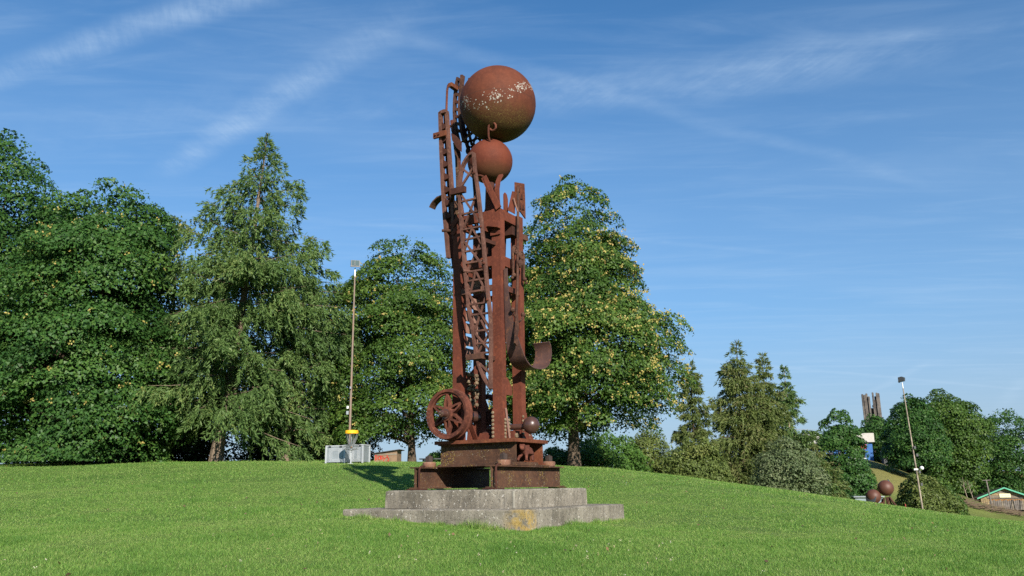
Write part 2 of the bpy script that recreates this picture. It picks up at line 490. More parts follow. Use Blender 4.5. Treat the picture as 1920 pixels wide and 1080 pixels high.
class MB:
    def __init__(self):
        self.v = []
        self.f = []

    def add(self, vs_, fs_):
        k = len(self.v)
        self.v += [tuple(map(float, q)) for q in vs_]
        self.f += [tuple(i + k for i in f) for f in fs_]
        return self

    def box(self, lo, hi):
        x0, y0, z0 = lo
        x1, y1, z1 = hi
        return self.add([(x0, y0, z0), (x1, y0, z0), (x1, y1, z0), (x0, y1, z0), (x0, y0, z1), (x1, y0, z1), (x1, y1, z1), (x0, y1, z1)],
                        [(0, 3, 2, 1), (4, 5, 6, 7), (0, 1, 5, 4), (1, 2, 6, 5), (2, 3, 7, 6), (3, 0, 4, 7)])

    def bar(self, p, q, w, d, side=None):
        """Box from p to q; w across (along side), d the other way."""
        p, q = Vector(p), Vector(q)
        ax = (q - p).normalized()
        s = Vector(side) if side is not None else (Vector((0, 0, 1)) if abs(ax.z) < 0.9 else Vector((1, 0, 0)))
        s = (s - ax * s.dot(ax)).normalized()
        t = ax.cross(s)
        vs_ = []
        for c in (p, q):
            for a, b_ in ((-1, -1), (1, -1), (1, 1), (-1, 1)):
                vs_.append(c + s * (a * w / 2) + t * (b_ * d / 2))
        return self.add(vs_, [(0, 3, 2, 1), (4, 5, 6, 7), (0, 1, 5, 4), (1, 2, 6, 5), (2, 3, 7, 6), (3, 0, 4, 7)])

    def strip(self, pts, w, d, side):
        """Continuous bar along a polyline; side = fixed width direction(s)."""
        pts = [Vector(p) for p in pts]
        s = Vector(side).normalized()
        ring = []
        n_ = len(pts)
        k0 = len(self.v)
        vs_, fs_ = [], []
        for i, p in enumerate(pts):
            tg = (pts[min(i + 1, n_ - 1)] - pts[max(i - 1, 0)]).normalized()
            nn = tg.cross(s).normalized()
            ww = w[i] if isinstance(w, (list, tuple)) else w
            for a, b_ in ((-1, -1), (1, -1), (1, 1), (-1, 1)):
                vs_.append(p + s * (a * ww / 2) + nn * (b_ * d / 2))
        for i in range(n_ - 1):
            for j in range(4):
                a, b_ = i * 4 + j, i * 4 + (j + 1) % 4
                fs_.append((a, b_, b_ + 4, a + 4))
        fs_.append((3, 2, 1, 0))
        e = (n_ - 1) * 4
        fs_.append((e, e + 1, e + 2, e + 3))
        return self.add(vs_, fs_)

    def tube(self, pts, rad, n=8):
        pts = [Vector(p) for p in pts]
        vs_, fs_ = [], []
        m_ = len(pts)
        ref = None
        for i, p in enumerate(pts):
            tg = (pts[min(i + 1, m_ - 1)] - pts[max(i - 1, 0)]).normalized()
            if ref is None:
                ref = tg.orthogonal().normalized()
            ref = (ref - tg * ref.dot(tg)).normalized()
            t = tg.cross(ref)
            r = rad[i] if isinstance(rad, (list, tuple)) else rad
            for j in range(n):
                a = 2 * PI * j / n
                vs_.append(p + ref * (math.cos(a) * r) + t * (math.sin(a) * r))
        for i in range(m_ - 1):
            for j in range(n):
                a, b_ = i * n + j, i * n + (j + 1) % n
                fs_.append((a, b_, b_ + n, a + n))
        fs_.append(tuple(range(n - 1, -1, -1)))
        fs_.append(tuple(range((m_ - 1) * n, m_ * n)))
        return self.add(vs_, fs_)

    def lathe(self, prof, n=24, axis='z', c=(0, 0, 0), closed=False):
        """prof: (r, h) list turned about an axis through c."""
        vs_, fs_ = [], []
        for r, h in prof:
            for j in range(n):
                a = 2 * PI * j / n
                x, y = r * math.cos(a), r * math.sin(a)
                q = {'z': (x, y, h), 'y': (x, h, -y), 'x': (h, x, y)}[axis]
                vs_.append((q[0] + c[0], q[1] + c[1], q[2] + c[2]))
        k = len(prof)
        for i in range(k if closed else k - 1):
            i2 = (i + 1) % k
            for j in range(n):
                j2 = (j + 1) % n
                fs_.append((i * n + j, i * n + j2, i2 * n + j2, i2 * n + j))
        if not closed:
            fs_.append(tuple(range(n - 1, -1, -1)))
            fs_.append(tuple(range((k - 1) * n, k * n)))
        return self.add(vs_, fs_)

    def prism(self, poly, a, b_, axis='y'):
        """Polygon in the plane across axis, from a to b_."""
        def at(u, v, w):
            return {'y': (u, w, v), 'x': (w, u, v), 'z': (u, v, w)}[axis]
        k = len(poly)
        vs_ = [at(u, v, a) for u, v in poly] + [at(u, v, b_) for u, v in poly]
        fs_ = [tuple(range(k)), tuple(range(2 * k - 1, k - 1, -1))]
        for i in range(k):
            j = (i + 1) % k
            fs_.append((j, i, i + k, j + k))
        return self.add(vs_, fs_)

    def ball(self, c, r, nu=32, nv=20, sc=(1, 1, 1)):
        vs_, fs_ = [], []
        for i in range(nv + 1):
            th = PI * i / nv
            for j in range(nu):
                ph = 2 * PI * j / nu
                vs_.append((c[0] + r * sc[0] * math.sin(th) * math.cos(ph), c[1] + r * sc[1] * math.sin(th) * math.sin(ph), c[2] + r * sc[2] * math.cos(th)))
        for i in range(nv):
            for j in range(nu):
                j2 = (j + 1) % nu
                fs_.append((i * nu + j, (i + 1) * nu + j, (i + 1) * nu + j2, i * nu + j2))
        return self.add(vs_, fs_)

    def mesh(self, name, mat, smooth=False, dz=0.0):
        me = bpy.data.meshes.new(name)
        v = [(x, y, z + dz) for x, y, z in self.v] if dz else self.v
        me.from_pydata(v, [], self.f)
        bm = bmesh.new()
        bm.from_mesh(me)
        bmesh.ops.recalc_face_normals(bm, faces=bm.faces)
        bm.to_mesh(me)
        bm.free()
        me.materials.append(MATS[mat])
        if smooth:
            me.polygons.foreach_set('use_smooth', [True] * len(me.polygons))
            me.set_sharp_from_angle(angle=R(38))
        me.update()
        return me

    def build(self, name, mat, parent=None, smooth=False, dz=0.0):
        return link(bpy.data.objects.new(name, self.mesh(name, mat, smooth, dz)), parent)


# ------------------------------------------------------------------ terrain
CTRL = np.array([
    (0, 0, 0), (-12, 0, .1), (12, 0, -.3), (0, -15, -.8), (-25, -12, -.4), (25, -12, -1.3),
    (0, 9, .55), (-6, 10, .66), (6, 10, .48), (.18, 14.6, .83), (-3.38, 16.75, 1.05), (-1.6, 15.65, .93), (2.33, 18.2, .86), (1.3, 16.4, .85), (-1.2, 20.3, 1.15), (-3.7, 16.6, 1.06),
    (-6, 32.6, 2.40), (-.5, 25, 1.62), (-7.5, 38, 2.74), (-15, 42, 2.95), (-25, 43, 3.0), (-20.6, 41, 2.92),
    (0, 38, 2.52), (3, 42, 2.48), (5, 52, 2.1), (7.4, 40, 2.02), (10.9, 42, 1.54), (14.6, 45, 1.08), (20.4, 48, .12), (24.6, 50.5, -.50), (28, 55, -.75),
    (10, 58, 1.3), (16, 60, .3), (21, 66, -.6), (28, 75, -1.9), (0, 70, 1.0), (-20, 65, 2.0), (-45, 60, 2.0), (0, 110, -3), (-45, 110, -3), (20, 110, -3),
    (44, 100, 1.5), (47, 108, 3.0), (51, 122, 4.6), (66, 150, 5.5), (38, 89, -2.0), (40, 130, 3), (60, 125, 1.0),
    (55, 80, -2.35), (65, 113, -2.42), (53, 98, -2.3), (85, 120, -2.5), (100, 100, -2.5), (42, 64, -2.3), (75, 145, 1.5),
    (12, 14, .40), (18, 20, .05), (17, 32, .25), (21, 40, -.15), (25, 30, -.85), (30, 40, -1.45), (40, 50, -2.5), (45, 70, -2.5), (45, 30, -2.0), (65, 55, -2.5), (34, 60, -1.5),
    (-10, 20, 1.25), (-20, 25, 1.5), (-45, 40, 2.8), (-45, 20, 1.0)], float)


def tps_fit(P, lam=0.05):
    n_ = len(P)
    d = np.hypot(P[:, None, 0] - P[None, :, 0], P[:, None, 1] - P[None, :, 1])
    K = np.where(d > 0, d * d * np.log(d + 1e-12), 0) + lam * np.eye(n_)
    Q = np.c_[np.ones(n_), P[:, :2]]
    A = np.block([[K, Q], [Q.T, np.zeros((3, 3))]])
    return np.linalg.solve(A, np.r_[P[:, 2], 0, 0, 0])


TW = tps_fit(CTRL)
GX = np.r_[-900, -400, -200, -110, -80, np.arange(-60, 91, 1.0), 110, 150, 220, 400, 900]
GYS = np.r_[-300, -120, -60, -35, np.arange(-20, 161, 1.0), 190, 240, 350, 600, 1500]
gx, gy = np.meshgrid(GX, GYS)
ex, ey = np.clip(gx, -60, 100), np.clip(gy, -20, 160)
flat = np.c_[ex.ravel(), ey.ravel()]
GZ = np.zeros(len(flat))
for k in range(len(CTRL)):
    d = np.hypot(flat[:, 0] - CTRL[k, 0], flat[:, 1] - CTRL[k, 1])
    GZ += TW[k] * np.where(d > 0, d * d * np.log(d + 1e-12), 0)
GZ += TW[-3] + TW[-2] * flat[:, 0] + TW[-1] * flat[:, 1]
GZ = GZ.reshape(gx.shape)
GZ += 0.018 * np.sin(gx * 1.1 + np.sin(gy * .7)) * np.cos(gy * .83 + .6 * np.sin(gx * .45)) + 0.02 * np.sin(gx * .37 - gy * .29)
out_d = np.hypot(gx - ex, gy - ey)
GZ = np.where(out_d > 0, GZ * np.exp(-out_d / 150) - 5 * (1 - np.exp(-out_d / 150)), GZ)


def ground(x, y):
    """Height of the lawn sheet (bilinear on its own grid); scalars or arrays."""
    x, y = np.asarray(x, float), np.asarray(y, float)
    i = np.clip(np.searchsorted(GX, x) - 1, 0, len(GX) - 2)
    j = np.clip(np.searchsorted(GYS, y) - 1, 0, len(GYS) - 2)
    u = (x - GX[i]) / (GX[i + 1] - GX[i])
    v = (y - GYS[j]) / (GYS[j + 1] - GYS[j])
    return GZ[j, i] * (1 - u) * (1 - v) + GZ[j, i + 1] * u * (1 - v) + GZ[j + 1, i] * (1 - u) * v + GZ[j + 1, i + 1] * u * v


nx, ny = len(GX), len(GYS)
me = bpy.data.meshes.new('lawn')
idx = np.arange(nx * ny).reshape(ny, nx)
quads = np.stack([idx[:-1, :-1], idx[:-1, 1:], idx[1:, 1:], idx[1:, :-1]], -1).reshape(-1, 4)
me.from_pydata(np.c_[gx.ravel(), gy.ravel(), GZ.ravel()].tolist(), [], quads.tolist())
me.polygons.foreach_set('use_smooth', [True] * len(me.polygons))
me.materials.append(MATS['lawn'])
tag(link(bpy.data.objects.new('lawn', me)), 'mown green lawn rising over the hill and falling away to the right', None, kind='structure')


def soup(name, V, F, mat, tone, parent=None, smooth=False):
    """Fast mesh from numpy: V (n,3), F (m,k) same k for all faces, tone per face."""
    m_ = bpy.data.meshes.new(name)
    k = F.shape[1]
    m_.vertices.add(len(V))
    m_.vertices.foreach_set('co', V.astype(np.float32).ravel())
    m_.loops.add(F.size)
    m_.loops.foreach_set('vertex_index', F.astype(np.int32).ravel())
    m_.polygons.add(len(F))
    m_.polygons.foreach_set('loop_start', np.arange(0, F.size, k, dtype=np.int32))
    m_.polygons.foreach_set('loop_total', np.full(len(F), k, dtype=np.int32))
    m_.update(calc_edges=True)
    a = m_.attributes.new('tone', 'FLOAT', 'FACE')
    a.data.foreach_set('value', tone.astype(np.float32))
    m_.materials.append(MATS[mat])
    if smooth:
        m_.polygons.foreach_set('use_smooth', [True] * len(F))
    return link(bpy.data.objects.new(name, m_), parent)


def unit(a):
    return a / np.maximum(np.linalg.norm(a, axis=-1, keepdims=True), 1e-9)


SX, SY, SROT = -0.53, 17.45, R(-31)      # where the monument stands and how it is turned


def to_mon(x, y):
    c, s = math.cos(SROT), math.sin(SROT)
    dx, dy = x - SX, y - SY
    return c * dx + s * dy, -s * dx + c * dy


# ------------------------------------------------------------------ concrete steps
Z1, Z2 = 1.21, 1.55
steps = empty('concrete_steps', (SX, SY, Z1 - 0.9), SROT)
tag(steps, 'two stacked square slabs of grey weathered concrete under the tall rusty sculpture', 'plinth')


def worn_slab(h, z0, z1, seed):
    """Slab with a slightly broken, rounded arris."""
    r_ = random.Random(seed)
    mb = MB()
    n_ = 44
    ring = []
    per = []
    for (ax, ay), (bx, by) in (((-h, -h), (h, -h)), ((h, -h), (h, h)), ((h, h), (-h, h)), ((-h, h), (-h, -h))):
        for i in range(n_):
            t = i / n_
            per.append((ax + (bx - ax) * t, ay + (by - ay) * t))
    levels = [(z0, 0), (z0 + (z1 - z0) * .5, 0.0), (z1 - .030, 0.0), (z1 - .010, .012), (z1, .034)]
    vs_ = []
    for li, (z, ins) in enumerate(levels):
        for (x, y) in per:
            k = 1 - (ins + r_.uniform(0, .012)) / h
            chip = max(0.0, math.sin(x * 7.3 + y * 5.1 + seed) * math.sin(x * 2.9 - y * 3.7 + seed * 2) - .70) * .045 if li > 1 else 0.0
            k -= chip / h
            vs_.append((x * k, y * k, z - (r_.uniform(0, .010) + chip * .5 if li > 2 else 0)))
    m_ = len(per)
    fs_ = []
    for li in range(len(levels) - 1):
        for i in range(m_):
            j = (i + 1) % m_
            fs_.append((li * m_ + i, li * m_ + j, (li + 1) * m_ + j, (li + 1) * m_ + i))
    fs_.append(tuple(range((len(levels) - 1) * m_, len(levels) * m_)))
    fs_.append(tuple(range(m_ - 1, -1, -1)))
    return mb.add(vs_, fs_)


dzs = -(Z1 - 0.9)
worn_slab(2.08, Z1 - 0.9, Z1, 3).build('lower_slab', 'concrete', steps, dz=dzs)
us = worn_slab(1.5, Z1 - 0.005, Z2, 5).build('upper_slab', 'concrete', steps, dz=dzs)
MB().box((1.478, -1.507, Z1 + .01), (1.508, -1.47, Z2 - .03)).build('mortar_joint', 'joint', us, dz=dzs)

# ------------------------------------------------------------------ the tall sculpture
ZB = 1.55
mon = empty('iron_sculpture', (SX, SY, ZB), SROT)
tag(mon, 'tall rusty scrap iron sculpture with two stacked balls on four columns', 'sculpture')


VAR = ['rust', 'rust', 'rust_brown', 'rust_orange', 'rust_grey']
PART_N = [0]


def part(mb, name, mat='rust', parent=None, smooth=False):
    if mat == 'rust':
        PART_N[0] += 1
        mat = parent.data.materials[0].name if parent is not None else VAR[(PART_N[0] * 7 + len(name)) % 5]
    return mb.build(name, mat, parent if parent is not None else mon, smooth, dz=-ZB)


def pmesh(mb, name, mat, smooth=False):
    return mb.mesh(name, mat, smooth)


def inst(name, me_, loc, parent, rot=(0, 0, 0)):
    o = bpy.data.objects.new(name, me_)
    o.location = (loc[0], loc[1], loc[2] - ZB)
    o.rotation_euler = rot
    return link(o, parent)


# bolt heads: a domed disc along +z, turned where needed
bolt_me = pmesh(MB().lathe([(.031, 0), (.031, .016), (.022, .024)], 8), 'bolt', 'bolt_pale')
rivet_me = pmesh(MB().lathe([(.022, 0), (.020, .012), (.010, .018)], 8), 'rivet', 'rust')
LOOK = {'-y': (PI / 2, 0, 0), '+x': (0, PI / 2, 0), '+z': (0, 0, 0)}

# base beams: I sections lying along y
for xc in (.865, -.935):
    mb = MB()
    prof = [(-.125, 1.575), (.125, 1.575), (.125, 1.60), (.012, 1.60), (.012, 1.97), (.125, 1.97), (.125, 1.995), (-.125, 1.995), (-.125, 1.97), (-.012, 1.97), (-.012, 1.60), (-.125, 1.60)]
    mb.prism([(xc + u, v) for u, v in prof], -1.27, 1.47, 'y')
    bb = part(mb, 'base_beam', 'rust_base')
    xr = xc + .118
    part(MB().tube([(xr, -1.275, 1.575), (xr, -1.28, 1.80), (xr, -1.278, 1.94), (xr, -1.255, 1.985), (xr, -1.20, 2.005), (xr, -1.11, 2.008)], .021, 8), 'end_lip', 'rust_dark', bb, True)
    part(MB().box((xc - .15, -1.33, 1.552), (xc + .16, -1.05, 1.573)), 'foot_plate', 'rust_dark', bb)
    part(MB().box((xc - .15, 1.23, 1.552), (xc + .16, 1.49, 1.573)), 'foot_plate', 'rust_dark', bb)
part(MB().box((-1.13, -.70, 1.997), (1.0, .78, 2.017)), 'floor_plate', 'rust_base')
for x, y in ((.86, -.80), (-.93, -.80), (.86, 1.02), (-.93, 1.02)):
    ab = part(MB().lathe([(.035, 1.99), (.035, 2.235)], 10, c=(x, y, 0)), 'anchor_bolt', 'nut_dark', smooth=True)
    part(MB().lathe([(.125, 1.998), (.138, 2.02), (.138, 2.085), (.12, 2.10)], 20, c=(x, y, 0)), 'washer', 'nut_orange', ab, True)
    part(MB().lathe([(.082, 2.10), (.085, 2.11), (.085, 2.20), (.075, 2.215)], 6, c=(x, y, 0)), 'nut', 'nut_dark', ab)

# plinth: two deep beams along x with a plate on top, open at the end
for yc, s in ((-.465, 1), (.60, -1)):
    mb = MB()
    prof = [(.016 * s, 2.019), (.016 * s, 2.449), (-.12 * s, 2.449), (-.12 * s, 2.432), (-.016 * s, 2.425), (-.016 * s, 2.06), (-.12 * s, 2.045), (-.12 * s, 2.019)]
    mb.prism([(yc + u, v) for u, v in prof], -.87, .945, 'x')
    part(mb, 'plinth_beam', 'rust_base' if s > 0 else 'rust')
part(MB().box((-.40, -.47, 2.02), (-.37, .57, 2.445)), 'plinth_web', 'rust_dark')
part(MB().box((-.92, -.64, 2.451), (1.02, .705, 2.521)), 'top_plate', 'rust')
part(MB().box((-.78, .62, 2.02), (-.70, .66, 2.44)), 'stiffener', 'rust')

# bear figure in the open end of the plinth
bx0, by0, bz0 = .925, .0, 2.066
bvert = [((0, 0, .215), .078), ((0, -.10, .240), .080), ((.01, -.175, .262), .052), ((.03, -.235, .262), .056), ((.055, -.280, .215), .026),   # spine to muzzle
         ((0, .09, .205), .080), ((.0, .15, .17), .05),
         ((.055, -.12, .14), .036), ((.062, -.14, .07), .027), ((.075, -.165, .018), .027),
         ((-.055, -.11, .14), .036), ((-.060, -.20, .075), .027), ((-.050, -.25, .018), .027),
         ((.058, .10, .13), .042), ((.064, .075, .07), .027), ((.078, .07, .018), .029),
         ((-.058, .11, .13), .042), ((-.06, .15, .07), .027), ((-.055, .14, .018), .029),
         ((.068, -.205, .312), .014), ((-.018, -.225, .316), .014)]
bedge = [(0, 1), (1, 2), (2, 3), (3, 4), (0, 5), (5, 6), (1, 7), (7, 8), (8, 9), (1, 10), (10, 11), (11, 12), (5, 13), (13, 14), (14, 15), (5, 16), (16, 17), (17, 18), (3, 19), (3, 20)]
bme = bpy.data.meshes.new('bear_figure')
bme.from_pydata([v for v, r in bvert], bedge, [])
bme.materials.append(MATS['rust'])
bear = bpy.data.objects.new('bear_figure', bme)
bear.location = (bx0, by0, bz0 - ZB)
bear.scale = (1.05, 1.55, 1.08)
bear.rotation_euler = (0, 0, R(9))
link(bear, mon)
bear['label'] = 'small cast bear figure standing in the open end of the plinth'
sk = bear.modifiers.new('Skin', 'SKIN')
for i, (v, r) in enumerate(bvert):
    bme.skin_vertices[0].data[i].radius = (r, r)
bme.skin_vertices[0].data[0].use_root = True
bear.modifiers.new('Sub', 'SUBSURF').levels = 2
bear.modifiers['Sub'].render_levels = 2
part(MB().prism([(-.44, 2.018), (.34, 2.018), (.32, 2.045), (.32, 2.065), (-.40, 2.07), (-.43, 2.05)], .76, .995, 'x'), 'rock_base', 'rust_base')

# four columns (H sections seen as clean box faces)
COLX, COLY = (-.58, .42), (-.48, .30)
cw, cdp = .20, .18


def column(x0, y0, z1, name='column', flare=True):
    mb = MB()
    x1, y1 = x0 + cw, y0 + cdp
    mb.prism([(x0, y0), (x1, y0), (x1, y0 + .02), (x0 + .115, y0 + .02), (x0 + .115, y1 - .02), (x1, y1 - .02), (x1, y1), (x0, y1), (x0, y1 - .02), (x0 + .085, y1 - .02), (x0 + .085, y0 + .02), (x0, y0 + .02)], 2.522, z1, 'z')
    c_ = part(mb, name, 'rust_red')
    return c_


cF = column(.42, -.48, 7.38)
cL = column(-.58, -.48, 7.28)
cR = column(.42, .30, 7.42)
cB = column(-.58, .30, 7.20)
for c_, x0, y0, zt in ((cF, .42, -.48, 7.375), (cR, .42, .30, 7.41)):
    part(MB().box((x0 + cw + .001, y0 + .002, 3.0), (x0 + cw + .013, y0 + cdp - .002, zt)), 'side_plate', 'rust_red', c_)
for c_, x0, y0 in ((cL, -.58, -.48), (cB, -.58, .30)):
    part(MB().box((x0 + cw + .001, y0 + .002, 2.53), (x0 + cw + .013, y0 + cdp - .002, 7.1)), 'side_plate', 'rust', c_)
# flared feet with bolt rows
fe = part(MB().prism([(.40, 2.523), (.655, 2.523), (.64, 3.02), (.625, 3.12), (.415, 3.12), (.405, 3.0)], -.502, -.482, 'y'), 'foot_plate', 'rust_red', cF)
for i in range(7):
    inst('bolt', bolt_me, (.435, -.503, 2.575 + i * .079), cF, LOOK['-y'])
part(MB().prism([(-.48, 2.523), (-.14, 2.523), (-.28, 2.90), (-.30, 3.12), (-.47, 3.12)], .634, .652, 'x'), 'foot_plate', 'rust_red', cF)
for i in range(6):
    inst('bolt', bolt_me, (.653, -.40, 2.56 + i * .069), cF, LOOK['+x'])
    inst('bolt', bolt_me, (.653, -.25, 2.56 + i * .069), cF, LOOK['+x'])
part(MB().bar((.675, -.40, 3.14), (.70, -.30, 2.525), .045, .018, (0, 1, 0)), 'leaning_strip', 'rust_pale', cF)
part(MB().prism([(.28, 2.523), (.66, 2.523), (.50, 2.95), (.48, 3.10), (.30, 3.10)], .634, .652, 'x'), 'foot_plate', 'rust_red', cR)
for i in range(6):
    inst('bolt', bolt_me, (.653, .315, 2.57 + i * .088), cR, LOOK['+x'])
for i in range(3):
    inst('bolt', bolt_me, (.653, .56 + .0 * i, 2.56 + i * .07), cR, LOOK['+x'])
inst('bolt', bpy.data.meshes['bolt'], (.70, -.05, 2.60), mon, LOOK['+x']).scale = (1.7, 1.7, 1.7)
part(MB().box((.55, -.14, 2.523), (.698, .10, 2.70)), 'foot_block', 'rust_red')
part(MB().prism([(-.62, 2.523), (-.34, 2.523), (-.375, 3.05), (-.585, 3.05)], -.502, -.482, 'y'), 'foot_plate', 'rust', cL)

# ring beams
RING = ((7.15, 7.365, 'rust_red'), (6.13, 6.34, 'rust_red'), (5.60, 5.72, 'rust'))
for z0, z1, mt in RING:
    part(MB().box((-.379, -.478, z0), (.419, -.41, z1)), 'cross_beam', mt)
    part(MB().box((.55, -.299, z0), (.632, .299, z1)), 'cross_beam', mt)
    part(MB().box((-.379, .40, z0), (.419, .478, z1)), 'cross_beam', mt)
    part(MB().box((-.578, -.299, z0), (-.50, .299, z1)), 'cross_beam', mt)
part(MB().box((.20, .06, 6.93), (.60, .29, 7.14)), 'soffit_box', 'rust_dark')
part(MB().prism([(-.10, 6.30), (.30, 6.20), (.34, 6.95), (-.16, 7.05)], -.12, .25, 'y'), 'inner_hopper', 'rust_dark')  # added dark block, stands for the shadow inside the column frame
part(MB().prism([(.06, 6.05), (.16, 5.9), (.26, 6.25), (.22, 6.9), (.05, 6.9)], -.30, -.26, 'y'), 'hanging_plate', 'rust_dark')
# slanted caps on the left column
part(MB().bar((-.60, -.50, 7.17), (-.36, -.50, 7.42), .11, .02, (0, 0, 1)), 'cap_bar', 'rust_red', cL)
part(MB().bar((-.60, -.495, 6.98), (-.36, -.495, 7.23), .09, .02, (0, 0, 1)), 'cap_bar', 'rust', cL)

# bracket on the front column
br = part(MB().prism([(.29, 6.87), (.36, 6.87), (.37, 6.95), (.41, 6.965), (.66, 6.90), (.665, 7.06), (.42, 7.115), (.34, 7.10), (.29, 7.03)], -.63, -.503, 'y'), 'clamp_bracket', 'rust_red')
part(MB().box((.41, -.52, 6.78), (.64, -.483, 6.87)), 'bracket_foot', 'rust', br)

# plates between left and back columns
PX = -.40
for i, (z0, z1) in enumerate(((4.27, 4.48), (4.53, 4.74), (4.80, 5.02), (5.07, 5.30), (5.36, 5.62), (5.74, 6.08))):
    part(MB().prism([(-.28, z0), (.27, z0 + .015 * (i % 3)), (.27, z1 - .02 * (i % 2)), (-.28, z1)], PX, PX + .02, 'x'), 'screen_slat', 'rust_pale')
bpn = part(MB().prism([(-.29, 3.3), (.28, 3.22), (.28, 4.0), (.10, 4.1), (-.10, 3.95), (-.29, 3.98)], PX - .02, PX, 'x'), 'bolt_panel', 'rust_red')
for i in range(9):
    for j in range(3):
        if (i + j) % 4 == 3:
            continue
        o = inst('bolt', bolt_me, (PX + .001, -.18 + j * .15 + (.06 if i % 2 else 0), 3.30 + i * .078), bpn, LOOK['+x'])
        o.scale = (1.35, 1.35, 2.4)
part(MB().prism([(-.13, 2.523), (.16, 2.523), (.03, 3.05), (-.05, 3.05)], -.46, -.43, 'x'), 'brace_foot', 'rust_red')
part(MB().bar((-.36, .10, 2.53), (-.37, -.22, 3.02), .10, .03, (1, 0, 0)), 'brace_foot', 'rust_red')

# fin plate behind the front column and its foot
part(MB().prism([(-.27, 3.62), (-.10, 3.40), (.02, 3.62), (.03, 4.55), (-.05, 5.3), (-.27, 5.4)], .40, .425, 'x'), 'fin_plate', 'rust_dark')  # dark rust carries the shadow that falls on this plate
part(MB().prism([(-.29, 3.42), (-.02, 3.42), (-.02, 3.60), (-.20, 3.78), (-.29, 3.78)], .56, .60, 'x'), 'fin_foot', 'rust_red')


# --- front lattice girder, a long curved fish shape
def lerp_path(P, z):
    for (x0, z0), (x1, z1) in zip(P, P[1:]):
        if z1 <= z <= z0:
            t = (z0 - z) / (z0 - z1)
            return x0 + (x1 - x0) * t
    return P[-1][0]


GL = [(0.215, 8.581), (0.132, 8.566), (0.077, 8.529), (0.021, 8.468), (-0.035, 8.394), (-0.077, 8.305), (-0.104, 8.2), (-0.132, 8.072), (-0.145, 7.77), (-0.116, 7.282), (-0.06, 6.678), (0.008, 5.969), (0.102, 5.159), (0.193, 4.702), (0.27, 4.255), (0.347, 3.976), (0.46, 3.72), (0.623, 3.485)]
GR = [(0.235, 8.581), (0.269, 8.169), (0.349, 7.67), (0.388, 7.342), (0.477, 6.53), (0.562, 5.583), (0.618, 5.096), (0.638, 4.873), (0.643, 4.328), (0.630, 3.899), (0.623, 3.485)]
GY = -.86
gird = part(MB().strip([(x, GY, z) for x, z in GL], .10, .052, (0, 1, 0)), 'lattice_girder', 'rust_grey')
gird['label'] = 'curved fish-shaped lattice girder leaning on the front'
part(MB().strip([(x - .01, GY - .01, z) for x, z in GR], .09, .05, (0, 1, 0)), 'rail', 'rust', gird)
part(MB().strip([(x - .045, GY + .045, z) for x, z in GR[:-1]], .018, .06, (0, 1, 0)), 'flange', 'rust', gird)
part(MB().strip([(x - .03, GY + .055, z) for x, z in GL[7:-2]], .02, .05, (0, 1, 0)), 'flange', 'rust', gird)
for z in (7.54, 7.25, 6.90, 6.675, 6.41, 6.15, 5.957, 5.76, 5.523, 5.252, 5.028, 4.683, 4.42, 4.22):
    xl, xr = lerp_path(GL, z), lerp_path(GR, z)
    part(MB().box((xl + .02, GY - .025, z - .018), (xr - .02, GY + .025, z + .018)), 'rung', 'rust', gird)
for zt, zb in ((7.72, 6.95), (6.65, 5.97), (5.50, 4.70), (4.66, 4.24)):
    a0, a1 = lerp_path(GL, zt), lerp_path(GR, zt)
    b0, b1 = lerp_path(GL, zb), lerp_path(GR, zb)
    part(MB().bar((a0 + .03, GY - .012, zt), (b1 - .03, GY - .012, zb), .04, .035, (1, 0, 0)), 'diagonal', 'rust', gird)
    part(MB().bar((a1 - .03, GY + .022, zt), (b0 + .03, GY + .022, zb), .04, .035, (1, 0, 0)), 'diagonal', 'rust', gird)
for zt, zb, e in ((6.90, 6.45, 1), (6.90, 6.45, -1), (5.95, 5.40, 1), (5.95, 5.40, -1), (4.90, 4.50, 1)):
    m0 = (lerp_path(GL, zt) + lerp_path(GR, zt)) / 2
    xe = lerp_path(GR, zb) - .03 if e > 0 else lerp_path(GL, zb) + .03
    part(MB().bar((m0, GY - .008, zt), (xe, GY - .008, zb), .036, .03, (1, 0, 0)), 'diagonal', 'rust', gird)
part(MB().bar((-.11, GY - .012, 7.86), (.26, GY - .012, 8.30), .045, .04, (1, 0, 0)), 'diagonal', 'rust', gird)
part(MB().bar((-.06, GY + .02, 8.27), (.32, GY + .02, 7.92), .045, .04, (1, 0, 0)), 'diagonal', 'rust', gird)
part(MB().bar((.35, GY - .008, 4.02), (.60, GY - .008, 3.79), .036, .03, (1, 0, 0)), 'diagonal', 'rust', gird)
part(MB().bar((.46, GY + .02, 3.82), (.62, GY + .02, 4.09), .036, .03, (1, 0, 0)), 'diagonal', 'rust', gird)
part(MB().tube([(.14, GY + .02, 8.30), (.21, GY + .035, 8.13), (.27, GY + .05, 7.94), (.27, GY + .06, 7.75)], .03, 6), 'stay', 'rust_dark', gird, True)
for z in (8.1, 6.87, 6.07, 5.29):
    inst('rivet', rivet_me, (lerp_path(GR, z) - .01, GY - .056, z), gird, LOOK['-y']).scale = (1.4, 1.4, 2)
part(MB().tube([(.0, GY - .08, 5.98), (.08, GY + .02, 5.98), (.10, -.50, 5.98)], .03, 8), 'pin', 'rust', gird, True)
ca = part(MB().bar((-.355, -.905, 7.785), (.03, -.905, 7.785), .135, .09, (0, 0, 1)), 'clamp_block', 'rust_dark')
part(MB().bar((-.30, -.862, 7.785), (-.62, -.505, 7.785), .10, .06, (0, 0, 1)), 'clamp_tie', 'rust_dark', ca)
cb_ = part(MB().bar((.09, -.915, 4.15), (.47, -.915, 4.15), .11, .09, (0, 0, 1)), 'clamp_block', 'rust')
part(MB().bar((.40, -.869, 4.15), (.46, -.483, 4.15), .09, .06, (0, 0, 1)), 'clamp_tie', 'rust_dark', cb_)
